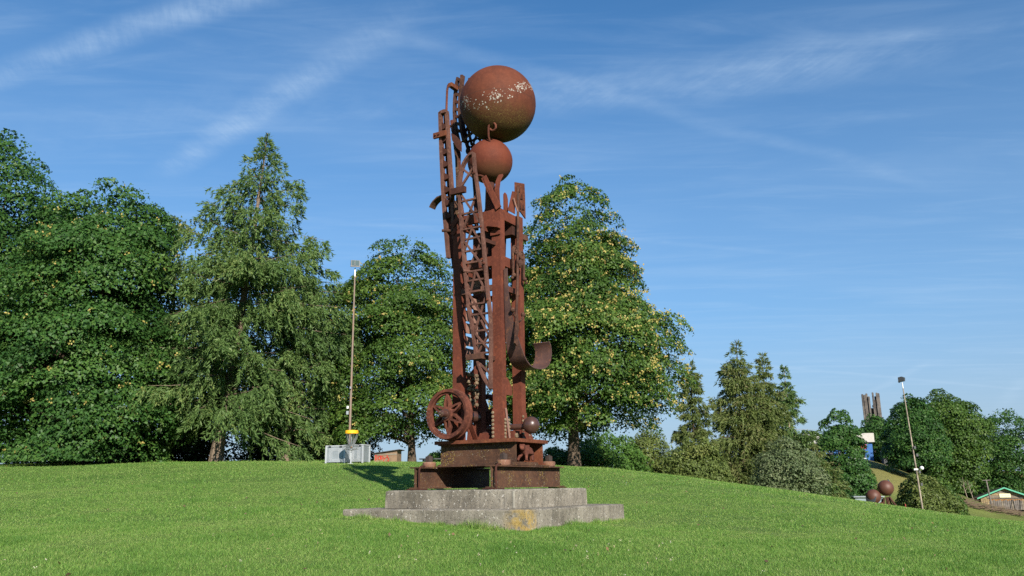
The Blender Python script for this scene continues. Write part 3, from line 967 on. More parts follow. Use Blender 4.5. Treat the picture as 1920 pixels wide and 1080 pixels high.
part(MB().bar((.45, GY + .03, 6.6), (.50, -.483, 6.6), .08, .05, (0, 0, 1)), 'clamp_tie', 'rust_dark', gird)

# --- left mast with triangular lacing
ML = [(-.972, 10.0), (-.934, 9.082), (-.881, 8.17), (-.817, 7.403), (-.72, 6.474)]
MR = [(-.821, 9.98), (-.755, 9.041), (-.676, 8.128), (-.629, 7.369), (-.60, 6.9)]
mast = part(MB().strip([(x, -.45, z) for x, z in ML], .10, .07, (0, 1, 0)), 'laced_mast', 'rust_grey')
mast['label'] = 'tall laced channel mast at the left of the columns'
part(MB().strip([(x, -.41, z) for x, z in MR], .10, .06, (0, 1, 0)), 'rail', 'rust', mast)
part(MB().strip([((a[0] + b_[0]) / 2 - .01, -.36, a[1]) for a, b_ in zip(ML[:4], MR[:4])], .012, .09, (0, 1, 0)), 'back_plate', 'rust_dark', mast)
part(MB().prism([(-.99, 9.95), (-.80, 9.95), (-.80, 10.02), (-.86, 10.035), (-.97, 10.02)], -.50, -.36, 'y'), 'cap', 'rust', mast)
z = 9.75
while z > 7.3:
    xl, xr = lerp_path(ML, z), lerp_path(MR, z - .1)
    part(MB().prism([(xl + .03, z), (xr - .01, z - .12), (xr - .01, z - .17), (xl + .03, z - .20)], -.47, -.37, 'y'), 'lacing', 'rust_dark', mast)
    z -= .31
cl = part(MB().box((-1.10, -.56, 9.345), (-.755, -.505, 9.475)), 'clamp_plate', 'rust')
inst('rivet', rivet_me, (-1.03, -.561, 9.41), cl, LOOK['-y']).scale = (1.2, 1.2, 2)
inst('rivet', rivet_me, (-.93, -.561, 9.41), cl, LOOK['-y']).scale = (1.2, 1.2, 2)
part(MB().prism([(-.78, 9.50), (-.66, 9.42), (-.50, 9.22), (-.50, 8.98), (-.62, 9.10), (-.75, 9.32)], -.30, -.27, 'y'), 'gusset', 'rust_dark')
part(MB().strip([(-1.30, -.3, 7.775), (-1.26, -.3, 7.845), (-1.211, -.3, 7.899), (-1.092, -.3, 7.978), (-.973, -.3, 7.993), (-.84, -.3, 7.954), (-.708, -.3, 7.852), (-.62, -.3, 7.684), (-.576, -.3, 7.5), (-.57, -.3, 7.3)], .20, .03, (0, 1, 0)), 'arched_band', 'rust_base')
part(MB().prism([(-.80, 7.45), (-.66, 7.35), (-.60, 7.10), (-.60, 6.20), (-.66, 6.25), (-.74, 6.9)], -.40, -.37, 'y'), 'mast_foot', 'rust_dark')
part(MB().tube([(-.86, -.50, 7.12), (-.60, -.46, 7.08)], .035, 8), 'pin', 'rust', None, True)

# --- curved rack behind the big ball, with net below
RL_ = [(-1.00, 11.22), (-1.035, 11.10), (-1.07, 10.92), (-1.095, 10.66), (-1.105, 10.36), (-1.09, 10.10), (-1.04, 9.80), (-.96, 9.5)]
RR_ = [(-.87, 11.24), (-.89, 11.10), (-.915, 10.90), (-.935, 10.62), (-.945, 10.34), (-.925, 10.08), (-.88, 9.78), (-.81, 9.5)]
rack = part(MB().strip([(x, .3, z) for x, z in RL_], .10, .05, (0, 1, 0)), 'curved_rack', 'rust')
part(MB().strip([(x, .3, z) for x, z in RR_], .12, .06, (0, 1, 0)), 'rail', 'rust', rack)
part(MB().strip([(x + .12, .42, z - .05) for x, z in RR_], .05, .05, (0, 1, 0)), 'rail', 'rust_dark', rack)
for i in range(8):
    z = 11.15 - i * .19
    xl, xr = lerp_path(RL_, z), lerp_path(RR_, z)
    part(MB().bar((xl, .29, z + .03), (xr, .29, z - .03), .07, .05, (0, 0, 1)), 'rung', 'rust_dark' if i % 2 else 'rust', rack)
ring_me = pmesh(MB().lathe([(.085 + .022 * math.cos(a), .022 * math.sin(a)) for a in np.linspace(0, 2 * PI, 6, endpoint=False)], 10, 'y', closed=True), 'net_ring', 'rust_dark')
net = part(MB().strip([(-.92, .36, 10.15), (-.86, .36, 9.7), (-.72, .36, 9.25), (-.60, .36, 8.8), (-.55, .36, 8.2), (-.52, .36, 7.3)], .10, .05, (0, 1, 0)), 'net_frame', 'rust_dark')
for i in range(6):
    for j in range(5):
        x, zz = -.86 + j * .165 + (.08 if i % 2 else 0) + .06 * i * .5, 9.95 - i * .16
        if x > .10:
            continue
        inst('net_ring', ring_me, (x, .38 + .01 * ((i + j) % 3), zz), net, (0, 0, 0))
part(MB().tube([(-1.06, .02, 10.95), (-1.10, .02, 10.92), (-1.125, .02, 10.8), (-1.135, .02, 10.55), (-1.145, .02, 10.2), (-1.135, .02, 9.86), (-1.15, .02, 9.45)], .028, 7), 'bent_rod', 'rust', None, True)
part(MB().box((-1.08, .0, 10.87), (-.98, .28, 10.97)), 'rod_clip', 'rust')
part(MB().strip([(-1.06, .12, 10.05), (-1.013, .1, 9.769), (-.951, .1, 9.578), (-.875, .1, 9.399), (-.828, .1, 9.121), (-.80, .05, 8.331), (-.66, .0, 7.6), (-.56, -.1, 7.2)], .05, .06, (0, 1, 0)), 'flat_stay', 'rust')
part(MB().strip([(-.90, .02, 9.40), (-.84, .02, 9.0), (-.80, .0, 8.4), (-.74, -.08, 7.7), (-.60, -.2, 7.25)], .07, .05, (0, 1, 0)), 'flat_stay', 'rust_base')
part(MB().tube([(-1.10, -.05, 9.58), (-1.02, -.08, 9.72), (-.93, -.1, 9.80), (-.84, -.11, 9.79), (-.75, -.12, 9.70), (-.68, -.12, 9.60)], .022, 6), 'bent_rod', 'rust', None, True)
part(MB().tube([(-.82, -.02, 9.28), (-.70, -.03, 9.34), (-.55, -.04, 9.40), (-.40, -.05, 9.50)], .02, 6), 'bent_rod', 'rust_base', None, True)

# --- balls and their cradle
bb_ = MB().ball((0, 0, 0), .868, 72, 44).build('big_ball', 'ball_big', mon, True)
bb_.location = (.285, .03, 10.065 - ZB)
bb_['label'] = 'large rusty ball with a belt of white lichen'
part(MB().lathe([(.03, 10.92), (.03, 10.955), (.02, 10.965)], 8, c=(.285, .03, 0)), 'plug', 'rust', bb_)
bpy.data.objects['plug'].matrix_parent_inverse = Matrix.Translation(-bb_.location)
sb = MB().ball((0, 0, 0), .508, 60, 36).build('small_ball', 'ball_small', mon, True)
sb.location = (.085, 0, 8.71 - ZB)
sb['label'] = 'smaller red-brown ball carrying the large one'
hk = [(.30, -.33, 9.02), (.305, -.40, 9.12), (.33, -.44, 9.257), (.345, -.45, 9.342), (.38, -.45, 9.385), (.43, -.45, 9.40), (.49, -.44, 9.375), (.522, -.44, 9.32), (.515, -.43, 9.26), (.47, -.42, 9.225), (.42, -.42, 9.22), (.375, -.415, 9.25), (.355, -.41, 9.29)]
part(MB().tube(hk, .024, 8), 'pigtail_hook', 'rust', None, True)
part(MB().strip([(.56, -.45, 7.38), (.40, -.46, 7.78), (.25, -.46, 8.14)], .13, .04, (0, 1, 0)), 'cradle_arm', 'rust_red')
part(MB().bar((.62, -.505, 7.36), (.24, -.50, 8.15), .13, .03, (1, 0, 0.5)), 'cradle_arm', 'rust_red')
part(MB().strip([(.26, -.44, 8.15), (.16, -.42, 8.21), (.04, -.40, 8.24), (-.06, -.40, 8.30), (-.10, -.40, 8.42)], .16, .03, (0, 1, 0)), 'cradle_lip', 'rust')
part(MB().strip([(.52, -.36, 7.37), (.52, -.40, 7.62), (.52, -.41, 7.83), (.50, -.33, 8.05), (.47, -.20, 8.20), (.45, -.12, 8.27)], .10, .045, (1, 0, 0)), 'cradle_hook', 'rust_red')
part(MB().strip([(-.20, .36, 7.30), (-.22, .40, 7.8), (-.20, .36, 8.15), (-.12, .30, 8.32)], .10, .045, (1, 0, 0)), 'cradle_hook', 'rust_dark')
part(MB().prism([(.17, 7.37), (.29, 7.37), (.29, 7.86), (.27, 7.88), (.17, 7.86)], -.30, -.27, 'y'), 'upright_plate', 'rust_red')
part(MB().prism([(-.30, 7.37), (.05, 7.37), (.05, 7.72), (-.30, 7.84)], .28, .30, 'x'), 'upright_plate', 'rust_red')
part(MB().prism([(-.20, 7.37), (-.05, 7.37), (-.05, 7.70), (-.09, 7.80), (-.16, 7.83), (-.20, 7.78)], .545, .575, 'x'), 'upright_plate', 'rust_red')
part(MB().box((-.30, -.25, 7.366), (.40, .25, 7.42)), 'top_deck', 'rust_dark')
part(MB().lathe([(.17, 7.42), (.12, 7.6), (.10, 8.22)], 12, c=(.085, 0, 0)), 'ball_post', 'rust_dark', None, True)

# --- right column top plate, gusset, stub
part(MB().prism([(.10, 7.60), (.53, 7.40), (.525, 7.9), (.505, 8.22), (.10, 8.13)], .655, .68, 'x'), 'crest_plate', 'rust')
part(MB().prism([(-.18, 7.40), (.12, 7.40), (.12, 7.92), (.02, 7.90)], .64, .653, 'x'), 'crest_gusset', 'rust_red')
for yy, zz in ((.22, 7.98), (.34, 7.85), (.20, 7.75), (.40, 7.62), (.26, 7.60)):
    part(MB().prism([(yy - .05, zz - .06), (yy + .05, zz - .03), (yy, zz + .07)], .683, .705, 'x'), 'thorn', 'rust_dark')
part(MB().bar((.54, .485, 7.0), (.54, .78, 7.02), .12, .10, (0, 0, 1)), 'stub_bar', 'rust')

# --- wrought iron scroll stem hanging in front of the right face
stem = [(.70, .17, 8.05), (.705, .16, 7.6), (.72, .12, 7.2), (.72, .10, 6.8), (.73, .06, 6.3), (.78, -.03, 5.96), (.84, -.16, 5.5), (.90, -.32, 5.0), (.95, -.46, 4.62), (.96, -.50, 4.45)]
st = part(MB().tube(stem, [.03, .03, .03, .03, .03, .03, .03, .03, .026, .018], 7), 'scroll_stem', 'rust', None, True)
st['label'] = 'wrought iron stem with scrolls and leaves'
for sgn, yc, zc_ in ((-1, -.04, 6.52), (1, .22, 6.46)):
    pts = []
    for k in range(19):
        a = k / 18 * 3.4 * PI
        r = .105 * (1 - k / 18 * .78)
        pts.append((.735, yc + sgn * r * math.cos(a + PI * .0), zc_ + r * math.sin(a)))
    pts = [(.735, yc + sgn * .09, 5.96), (.735, yc + sgn * .10, 6.25)] + pts
    part(MB().tube(pts, .026, 6), 'scroll', 'rust', st, True)
    part(MB().ball((.75, yc + sgn * .10, 5.95), .05, 10, 8), 'knob', 'rust', st, True)
    part(MB().ball((.75, yc + sgn * .16, 5.88), .035, 8, 6), 'knob', 'rust', st, True)
part(MB().ball((.76, .09, 6.24), .085, 12, 9, (.7, 1, 1)), 'rosette', 'rust', st, True)
part(MB().lathe([(.04, 0), (.10, .03), (.02, .09)], 8, 'x', (.77, .09, 6.24)), 'rosette_cup', 'rust', st)
for (y0, z0), (y1, z1), xx in (((-.25, 5.0), (-.42, 5.28), .88), ((-.25, 4.95), (-.08, 5.2), .93)):
    part(MB().tube([(xx, y0, z0 - .05), (xx, y0 + (y1 - y0) * .6, z0 + .02), (xx, y1, z0 + .10)], .022, 6), 'tendril', 'rust', st, True)
    part(MB().ball((xx, y1, z0 + .13), .055, 8, 6), 'bud', 'rust', st, True)
for (y, z_, xx, l_) in ((-.40, 4.82, .95, .22), (-.49, 4.52, .98, .16)):
    part(MB().prism([(y - .07, z_ - l_ * .7), (y + .01, z_ - l_), (y + .06, z_ - l_ * .5), (y + .03, z_ + l_), (y - .03, z_ + l_ * .8)], xx, xx + .03, 'x'), 'leaf', 'rust', st)
part(MB().tube([(.70, -.02, 7.72), (.70, .05, 7.60), (.71, .13, 7.45)], .02, 6), 'tendril', 'rust_pale', st, True)

# --- long spring band, curling up at its foot
bp = [(-.385, 6.05), (-.378, 5.5), (-.36, 5.0), (-.345, 4.6), (-.31, 4.37), (-.245, 4.19), (-.15, 4.08), (-.02, 4.015), (.13, 3.985), (.30, 3.985), (.48, 4.0), (.64, 4.045), (.76, 4.12), (.84, 4.22), (.885, 4.34), (.89, 4.45), (.86, 4.55), (.80, 4.62)]
bw = [.08, .10, .18, .28, .34, .38, .39, .39, .39, .39, .39, .39, .40, .40, .40, .40, .40, .40]
bnd = part(MB().strip([(.66 + w_ / 2, y, z) for (y, z), w_ in zip(bp, bw)], bw, .022, (1, 0, 0)), 'spring_band', 'rust_band', None, True)
bnd['label'] = 'wide sprung iron strip curling up at its foot'

# --- wheelset
def wheel(yc, name):
    wx, wz, RO = -.50, 3.055, .525
    w_ = part(MB().lathe([(RO - .085, yc - .02), (RO - .075, yc - .05), (RO - .02, yc - .055), (RO - .012, yc - .03), (RO - .012, yc + .06), (RO + .008, yc + .085), (RO + .008, yc + .125), (RO - .03, yc + .13), (RO - .085, yc + .11)], 56, 'y', (wx, 0, wz), True), name, 'rust', None, True)
    part(MB().lathe([(RO - .088, yc - .015), (RO - .115, yc - .01), (RO - .115, yc + .05), (RO - .088, yc + .055)], 48, 'y', (wx, 0, wz), True), 'inner_rim', 'rust', w_, True)
    part(MB().lathe([(.03, yc - .065), (.135, yc - .055), (.15, yc - .03), (.15, yc + .12), (.03, yc + .13)], 28, 'y', (wx, 0, wz)), 'hub', 'rust', w_, True)
    part(MB().lathe([(.10, yc - .085), (.10, yc - .06)], 24, 'y', (wx, 0, wz)), 'hub_collar', 'rust_smooth', w_, True)
    for k in range(6):
        a = PI / 2 + k * PI / 3 + .04
        tip = (wx + math.cos(a) * (RO - .11), yc + .02, wz + math.sin(a) * (RO - .11))
        for s in (-1, 1):
            h = a + s * .42
            foot = (wx + math.cos(h) * .135, yc + .02, wz + math.sin(h) * .135)
            side = (0, 1, 0)
            part(MB().strip([foot, ((foot[0] * .5 + tip[0] * .5) + math.cos(a + s * PI / 2) * .012, yc + .02, (foot[2] * .5 + tip[2] * .5) + math.sin(a + s * PI / 2) * .012), tip], [.13, .10, .055], .04, side), 'spoke', 'rust', w_)
    return w_


w1 = wheel(-.76, 'wheel')
w1['label'] = 'spoked rail wheel facing front left'
w2 = wheel(.62, 'wheel')
ax_ = part(MB().lathe([(.045, -1.00), (.068, -.99), (.068, -.83), (.085, -.80), (.085, -.62), (.085, -.5), (.105, .0), (.125, .10), (.125, .40), (.09, .45), (.085, .9)], 22, 'y', (-.50, 0, 3.055)), 'axle', 'rust_smooth', None, True)
for a in (0, 2.1, 4.2):
    part(MB().lathe([(.012, -1.015), (.012, -1.0)], 8, 'y', (-.50 + .035 * math.cos(a), 0, 3.055 + .035 * math.sin(a))), 'axle_screw', 'bolt_pale', ax_)
part(MB().box((-.56, -.70, 2.523), (-.44, -.60, 2.56)), 'wheel_chock', 'rust_dark')

# --- buffer rod with smooth ball
bf = MB().ball((0, 0, 0), .172, 40, 24).build('buffer_ball', 'rust_smooth', mon, True)
bf.location = (1.085, -.10, 2.79 - ZB)
bf['label'] = 'smooth dark brown ball on a short rod'
part(MB().lathe([(.058, .05), (.062, .40), (.058, .98)], 18, 'x', (0, -.10, 2.77)), 'buffer_rod', 'rust_smooth', None, True)
# small extra bits under the columns
part(MB().prism([(-.02, 2.523), (.34, 2.523), (.22, 2.66), (.05, 2.66)], -.40, -.30, 'y'), 'ridge_block', 'rust_red')
part(MB().tube([(.05, -.25, 2.62), (.30, -.25, 2.64), (.44, -.22, 2.66)], .075, 10), 'short_pipe', 'rust_dark', None, True)
part(MB().prism([(.60, 2.523), (.72, 2.523), (.66, 2.66)], .50, .66, 'y'), 'toe_block', 'rust')


# ------------------------------------------------------------------ foliage
def leaf_soup(C, Nn, size, aspect=0.8, fold=0.25, droop=0.35):
    """Kite-shaped folded leaves: centres C, normals Nn, sizes."""
    n_ = len(C)
    t = unit(np.cross(Nn, unit(rng.normal(size=(n_, 3)))) + np.array([0, 0, -droop]))
    t = unit(t - Nn * (t * Nn).sum(1, keepdims=True))
    s = np.cross(Nn, t)
    L = size[:, None]
    V = np.stack([C - t * L * .5, C + s * L * aspect * .5 + Nn * L * fold * .3 - t * L * .05, C + t * L * .5, C - s * L * aspect * .5 + Nn * L * fold * .3 - t * L * .05], 1).reshape(-1, 3)
    b0 = np.arange(n_)[:, None] * 4
    F = np.concatenate([b0 + np.array([0, 1, 2]), b0 + np.array([0, 2, 3])], 1).reshape(-1, 3)
    return V, F


def leaf_tris(C, Nn, size, aspect=0.85, droop=0.35):
    """Small pointed leaves, one face each."""
    n_ = len(C)
    t = unit(np.cross(Nn, unit(rng.normal(size=(n_, 3)))) + np.array([0, 0, -droop]))
    t = unit(t - Nn * (t * Nn).sum(1, keepdims=True))
    s = np.cross(Nn, t)
    L = size[:, None]
    V = np.stack([C + t * L * .55, C - t * L * .40 + s * L * aspect * .5, C - t * L * .45 - s * L * aspect * .5], 1).reshape(-1, 3)
    return V, np.arange(n_ * 3).reshape(-1, 3)


def tree(name, label, base, prof, top, trunk_r, n_pads, n_leaves, leaf=.2, mat='leaf_maple', bark='bark', pad=1.2, flat=.42, seeds=0, depth=1.0,
         lean=(0, 0), trunk_top=.75, inner=.12, group=None, cat='tree', lo_open=0.0, limbs=26, seed=1, sink=.25, tone_bias=0.0, hang=0.0, clear=None, stems=1):
    """prof: list of (z above ground, reach to the left, reach to the right) in metres."""
    n_leaves = int(n_leaves * 1.55)
    r_ = np.random.default_rng(seed)
    bx, by = base
    bz = float(ground(bx, by))
    root = empty(name, (bx, by, bz))
    tag(root, label, cat, group)
    P = np.array(prof, float)
    zs = np.linspace(P[0, 0], P[-1, 0], 60)
    rl, rr = np.interp(zs, P[:, 0], P[:, 1]), np.interp(zs, P[:, 0], P[:, 2])
    w = (rl + rr) ** 1.15 + .25
    w /= w.sum()
    zi = r_.choice(60, n_pads, p=w)
    pz = zs[zi] + r_.uniform(-.3, .3, n_pads)
    az = r_.uniform(0, 2 * PI, n_pads)
    L, Rr = rl[zi], rr[zi]
    Rad = np.where(np.cos(az) < 0, L, Rr) * np.cos(az) ** 2 + (L + Rr) / 2 * depth * np.sin(az) ** 2
    q = np.where(r_.random(n_pads) < .78, r_.uniform(.74, 1.0, n_pads), r_.uniform(.2, .75, n_pads))
    prad = pad * r_.uniform(.6, 1.2, n_pads) * np.clip(Rad / (P[:, 1:].max() * .7), .45, 1.05)
    rad = np.maximum(Rad - prad * .6, 0.05) * q
    lx, ly = lean
    H = P[-1, 0]
    pc = np.stack([rad * np.cos(az) + lx * pz / H, rad * np.sin(az) + ly * pz / H, pz], 1)
    outd = np.stack([np.cos(az), np.sin(az), np.zeros(n_pads)], 1)
    pn = unit(np.array([0, 0, 1.0]) + outd * r_.uniform(.15, .75, (n_pads, 1)) + r_.normal(size=(n_pads, 3)) * .15)
    # leaves
    wt = prad ** 2
    wt /= wt.sum()
    ni = int(n_leaves * inner)
    k = r_.choice(n_pads, n_leaves - ni, p=wt)
    u = unit(r_.normal(size=(len(k), 3)))
    d = (u * pn[k]).sum(1)
    u = np.where(((d < -.05) & (r_.random(len(k)) < .88))[:, None], u - 2 * d[:, None] * pn[k], u)
    d = (u * pn[k]).sum(1, keepdims=True)
    tang = u - pn[k] * d
    rr_ = r_.uniform(.55, 1.08, (len(k), 1)) ** .7
    C = pc[k] + (tang + pn[k] * d * flat) * (prad[k][:, None] * rr_)
    edge = np.linalg.norm(tang, axis=1) * rr_[:, 0]
    C[:, 2] -= edge ** 2 * prad[k] * (.22 + hang)
    Nn = unit(u * .6 + np.array([0, 0, .38]) + r_.normal(size=C.shape) * .5 + outd[k] * .4)
    tone = np.clip(.40 + .26 * r_.normal(size=len(k)) + (r_.normal(size=n_pads) * .20)[k] + tone_bias, 0, .98)
    # loose inner leaves
    zi2 = r_.choice(60, ni, p=w)
    a2 = r_.uniform(0, 2 * PI, ni)
    R2 = (np.where(np.cos(a2) < 0, rl[zi2], rr[zi2])) * np.sqrt(r_.uniform(0, .7, ni))
    C2 = np.stack([R2 * np.cos(a2) + lx * zs[zi2] / H, R2 * np.sin(a2) * depth + ly * zs[zi2] / H, zs[zi2]], 1)
    C = np.concatenate([C, C2])
    Nn = np.concatenate([Nn, unit(r_.normal(size=C2.shape) + np.array([0, -.2, .4]))])
    tone = np.concatenate([tone, r_.uniform(.1, .5, ni)])
    ok = C[:, 2] > .05
    if clear is not None:
        ok &= ~((C[:, 2] < clear))
    C, Nn, tone = C[ok], Nn[ok], tone[ok]
    V, F = leaf_tris(C, Nn, leaf * .84 * r_.uniform(.6, 1.3, len(C)))
    soup('crown', V, F, mat, tone, root)
    if seeds:
        nb = seeds // 3
        k = r_.choice(n_pads, nb, p=wt)
        u = unit(r_.normal(size=(nb, 3)))
        d = (u * pn[k]).sum(1)
        u = np.where((d < .0)[:, None], u - 2 * d[:, None] * pn[k], u)
        d = (u * pn[k]).sum(1, keepdims=True)
        S = pc[k] + (u - pn[k] * d + pn[k] * d * flat * 1.15) * prad[k][:, None] * 1.03
        edge = np.linalg.norm(u - pn[k] * d, axis=1)
        S[:, 2] -= edge ** 2 * prad[k] * .22 + .02
        S = np.repeat(S, 6, 0) + r_.normal(size=(nb * 6, 3)) * np.array([.07, .07, .06])
        V, F = leaf_soup(S, unit(r_.normal(size=S.shape) * .6 + np.array([0, -.9, .25])), .105 * (leaf / .16) ** .4 * r_.uniform(.7, 1.3, len(S)), .75, .3, 1.0)
        so = soup('seed_clusters', V, F, 'seed', np.repeat(r_.random(len(S)), 2), root)
        so['kind'] = 'stuff'
    # trunk and limbs
    tz = H * trunk_top
    for sidx in range(stems):
        mb = MB()
        n_ = 10
        ox, oy = ((0, 0) if sidx == 0 else (r_.uniform(-.5, .5), r_.uniform(-.3, .3)))
        tp, tr = [], []
        for i in range(n_ + 1):
            t = i / n_
            tp.append((ox + lx * t * trunk_top + .12 * math.sin(3 * t + seed) * t, oy + ly * t * trunk_top + .1 * math.sin(4 * t + seed * 2) * t, -sink + (tz + sink) * t))
            tr.append(trunk_r * (1.0 - .80 * t) + trunk_r * .38 * math.exp(-t * 22))
        mb.tube(tp, tr, 10)
        mb.build('trunk', bark, root, True)
        if sidx:
            continue
        mb = MB()
        order = np.argsort(-prad)[:limbs * 2]
        r_.shuffle(order)
        for j in order[:limbs]:
            tgt = pc[j] - pn[j] * prad[j] * .2
            t0 = np.clip(tgt[2] / tz * .72, .12, .92)
            i0 = t0 * n_
            a = np.array(tp[int(i0)]) + (np.array(tp[min(int(i0) + 1, n_)]) - np.array(tp[int(i0)])) * (i0 - int(i0))
            mid = a * .45 + tgt * .55 + np.array([0, 0, .35 + .1 * np.linalg.norm(tgt - a) * .5])
            r0 = max(trunk_r * (1 - .8 * t0) * .42, .025)
            mb.tube([a, a * .7 + mid * .3 + np.array([0, 0, .1]), mid, tgt], [r0, r0 * .8, r0 * .5, r0 * .18], 5)
        mb.build('limbs', bark, root, True)['kind'] = 'stuff'
    return root


def conifer(name, label, base, height, prof, trunk_r, n_br, strands, mat='needle_spruce', bark='bark_pale', lean=(0, 0), droop=.5, hang=(.25, .7), width=.05, seed=1, group=None, cat='tree', up=.25, bare=.02, sparse=1.0, curve=0.0, ypow=1.0, twig=1.0):
    """prof: (height fraction, branch reach left, right)."""
    r_ = np.random.default_rng(seed)
    bx, by = base
    bz = float(ground(bx, by))
    root = empty(name, (bx, by, bz))
    tag(root, label, cat, group)
    P = np.array(prof, float)
    lx, ly = lean

    def axis_at(t):
        t = np.asarray(t)
        return np.stack([lx * (t + curve * t * (1 - t)), ly * t, height * t], -1)
    t = np.sort(r_.uniform(P[0, 0], 1.0, n_br) ** ypow)
    az = (np.arange(n_br) * 2.399 + r_.uniform(-.5, .5, n_br)) % (2 * PI)
    Ll, Lr = np.interp(t, P[:, 0], P[:, 1]), np.interp(t, P[:, 0], P[:, 2])
    L = (np.where(np.cos(az) < 0, Ll, Lr) * np.cos(az) ** 2 + (Ll + Lr) / 2 * .85 * np.sin(az) ** 2) * r_.uniform(.5, 1.12, n_br)
    o = axis_at(t)
    dirv = np.stack([np.cos(az), np.sin(az), np.zeros(n_br)], 1)
    lat = np.stack([-np.sin(az), np.cos(az), np.zeros(n_br)], 1)
    dr = droop * r_.uniform(.6, 1.3, n_br)
    upv = up * r_.uniform(.5, 1.5, n_br)

    def curve_pt(i, s):
        return o[i] + dirv[i] * (L[i] * s)[:, None] + np.stack([0 * s, 0 * s, L[i] * (upv[i] * s - dr[i] * s * s + .22 * s ** 4)], 1)
    # hanging twigs along each branch, short shoots along each twig
    per = np.maximum(3, (L * 9 * sparse).astype(int))
    bi = np.repeat(np.arange(n_br), per)
    nt = len(bi)
    ts = np.clip(bare + (1 - bare) * r_.random(nt) ** .75, 0, 1)
    tside = r_.normal(size=nt) * .34 * np.minimum(L[bi], 2.4) * (1.08 - ts) ** .7 * .75
    TP = curve_pt(bi, ts) + lat[bi] * tside[:, None]
    TP[:, 2] -= np.abs(tside) * .30
    tl = twig * r_.uniform(.25, 1.0, nt) * np.clip(.25 + L[bi] * .28, .2, 1.1) * np.clip(1.45 - t[bi], .45, 1)
    tdir = unit(np.array([0, 0, -1.0]) + dirv[bi] * r_.uniform(.15, .8, (nt, 1)) + lat[bi] * (np.sign(tside) * r_.uniform(0, .5, nt))[:, None] + r_.normal(size=(nt, 3)) * .15)
    w = tl + .12
    w /= w.sum()
    k = r_.choice(nt, strands, p=w)
    i = bi[k]
    s = ts[k]
    u = r_.random(strands)
    C = TP[k] + tdir[k] * (tl[k] * u)[:, None] + r_.normal(size=(strands, 3)) * .02
    ln = r_.uniform(*hang, strands)
    ddir = unit(tdir[k] * .9 + dirv[i] * .25 + r_.normal(size=(strands, 3)) * .55)
    tipup = t[i] > .9
    ddir[tipup] = unit(dirv[i][tipup] * .7 + np.array([0, 0, .25]) + r_.normal(size=(tipup.sum(), 3)) * .4)
    ac = unit(np.cross(ddir, r_.normal(size=(strands, 3))))
    wd_ = (width * r_.uniform(.6, 1.3, strands))[:, None]
    Ld = ln[:, None]
    V = np.stack([C, C + ddir * Ld * .5 + ac * wd_, C + ddir * Ld, C + ddir * Ld * .5 - ac * wd_], 1).reshape(-1, 3)
    b0 = np.arange(strands)[:, None] * 4
    F = (b0 + np.array([0, 1, 2, 3]))
    tone = np.clip(.4 + .22 * r_.normal(size=strands) + (r_.normal(size=n_br) * .14)[i] + .12 * (s - .5), 0, .97)
    soup('crown', V, F, mat, tone, root)
    mb = MB()
    tt = np.linspace(0, 1, 14)
    ap = axis_at(tt)
    ap[0, 2] = -.3
    mb.tube(ap.tolist(), [trunk_r * (1 - .93 * x) + trunk_r * .3 * math.exp(-x * 30) for x in tt], 9)
    mb.build('trunk', bark, root, True)
    mb = MB()
    for k in range(0, n_br):
        ss = np.linspace(0, .95, 5)
        pts = curve_pt(np.full(5, k), ss)
        r0 = max(.012, trunk_r * .16 * (1 - t[k]) + .012)
        mb.tube(pts.tolist(), [r0, r0 * .8, r0 * .6, r0 * .4, r0 * .2], 4)
    mb.build('branches', bark, root, True)['kind'] = 'stuff'
    return root


TG = 'trees along the brow of the hill'
# left group
tree('broadleaf_tree', 'tall dark broadleaf tree at the left edge of the lawn', (-29.0, 44.5),
     [(2, 3, 4.5), (6, 4.5, 5.0), (10, 5, 5.0), (13, 5, 4.6), (15.5, 4, 3.6), (17.6, 2.4, 1.9), (19.0, .8, .8)], 19.4, .38, 210, 56000, .21, 'leaf_deep', pad=1.5, flat=.5, seed=3, group=TG, tone_bias=-.1, limbs=46, inner=.06)
tree('maple_tree', 'broad maple with yellow seed bunches and foliage down to the grass', (-21.4, 41.6),
     [(.5, 5.4, 4.2), (3, 5.6, 4.8), (6, 5.6, 4.7), (9, 5.2, 4.2), (11.5, 4.6, 3.9), (13.0, 3.0, 3.7), (14.1, 1.2, 2.8), (14.6, .3, 1.6)], 15, .36, 210, 100000, .185, 'leaf_deep', pad=1.65, flat=.36, seeds=1300, seed=5, group=TG, tone_bias=.14, limbs=44, inner=.06)
tree('olive_tree', 'thin olive-brown tree top showing behind the maple and the spruce', (-20.3, 48.5),
     [(3, 2.5, 2.5), (8, 3.0, 3.4), (11.5, 2.8, 3.6), (13.6, 2.2, 3.0), (15.0, .6, 1.0)], 15, .26, 90, 13000, .19, 'leaf_olive', pad=1.0, flat=.4, seed=8, group=TG, limbs=50, inner=.05)
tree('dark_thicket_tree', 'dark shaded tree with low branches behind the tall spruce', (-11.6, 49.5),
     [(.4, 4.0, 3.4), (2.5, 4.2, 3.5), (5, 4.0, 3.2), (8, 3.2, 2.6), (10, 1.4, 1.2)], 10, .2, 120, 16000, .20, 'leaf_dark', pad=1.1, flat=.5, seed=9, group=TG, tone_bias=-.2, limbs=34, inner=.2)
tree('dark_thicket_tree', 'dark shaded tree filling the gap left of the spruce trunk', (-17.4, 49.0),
     [(.2, 3.2, 3.4), (2, 3.4, 3.6), (4.5, 3.2, 3.0), (7, 1.6, 1.6)], 7, .18, 90, 11000, .19, 'leaf_dark', pad=1.0, flat=.5, seed=10, group=TG, tone_bias=-.2, limbs=20, inner=.2)
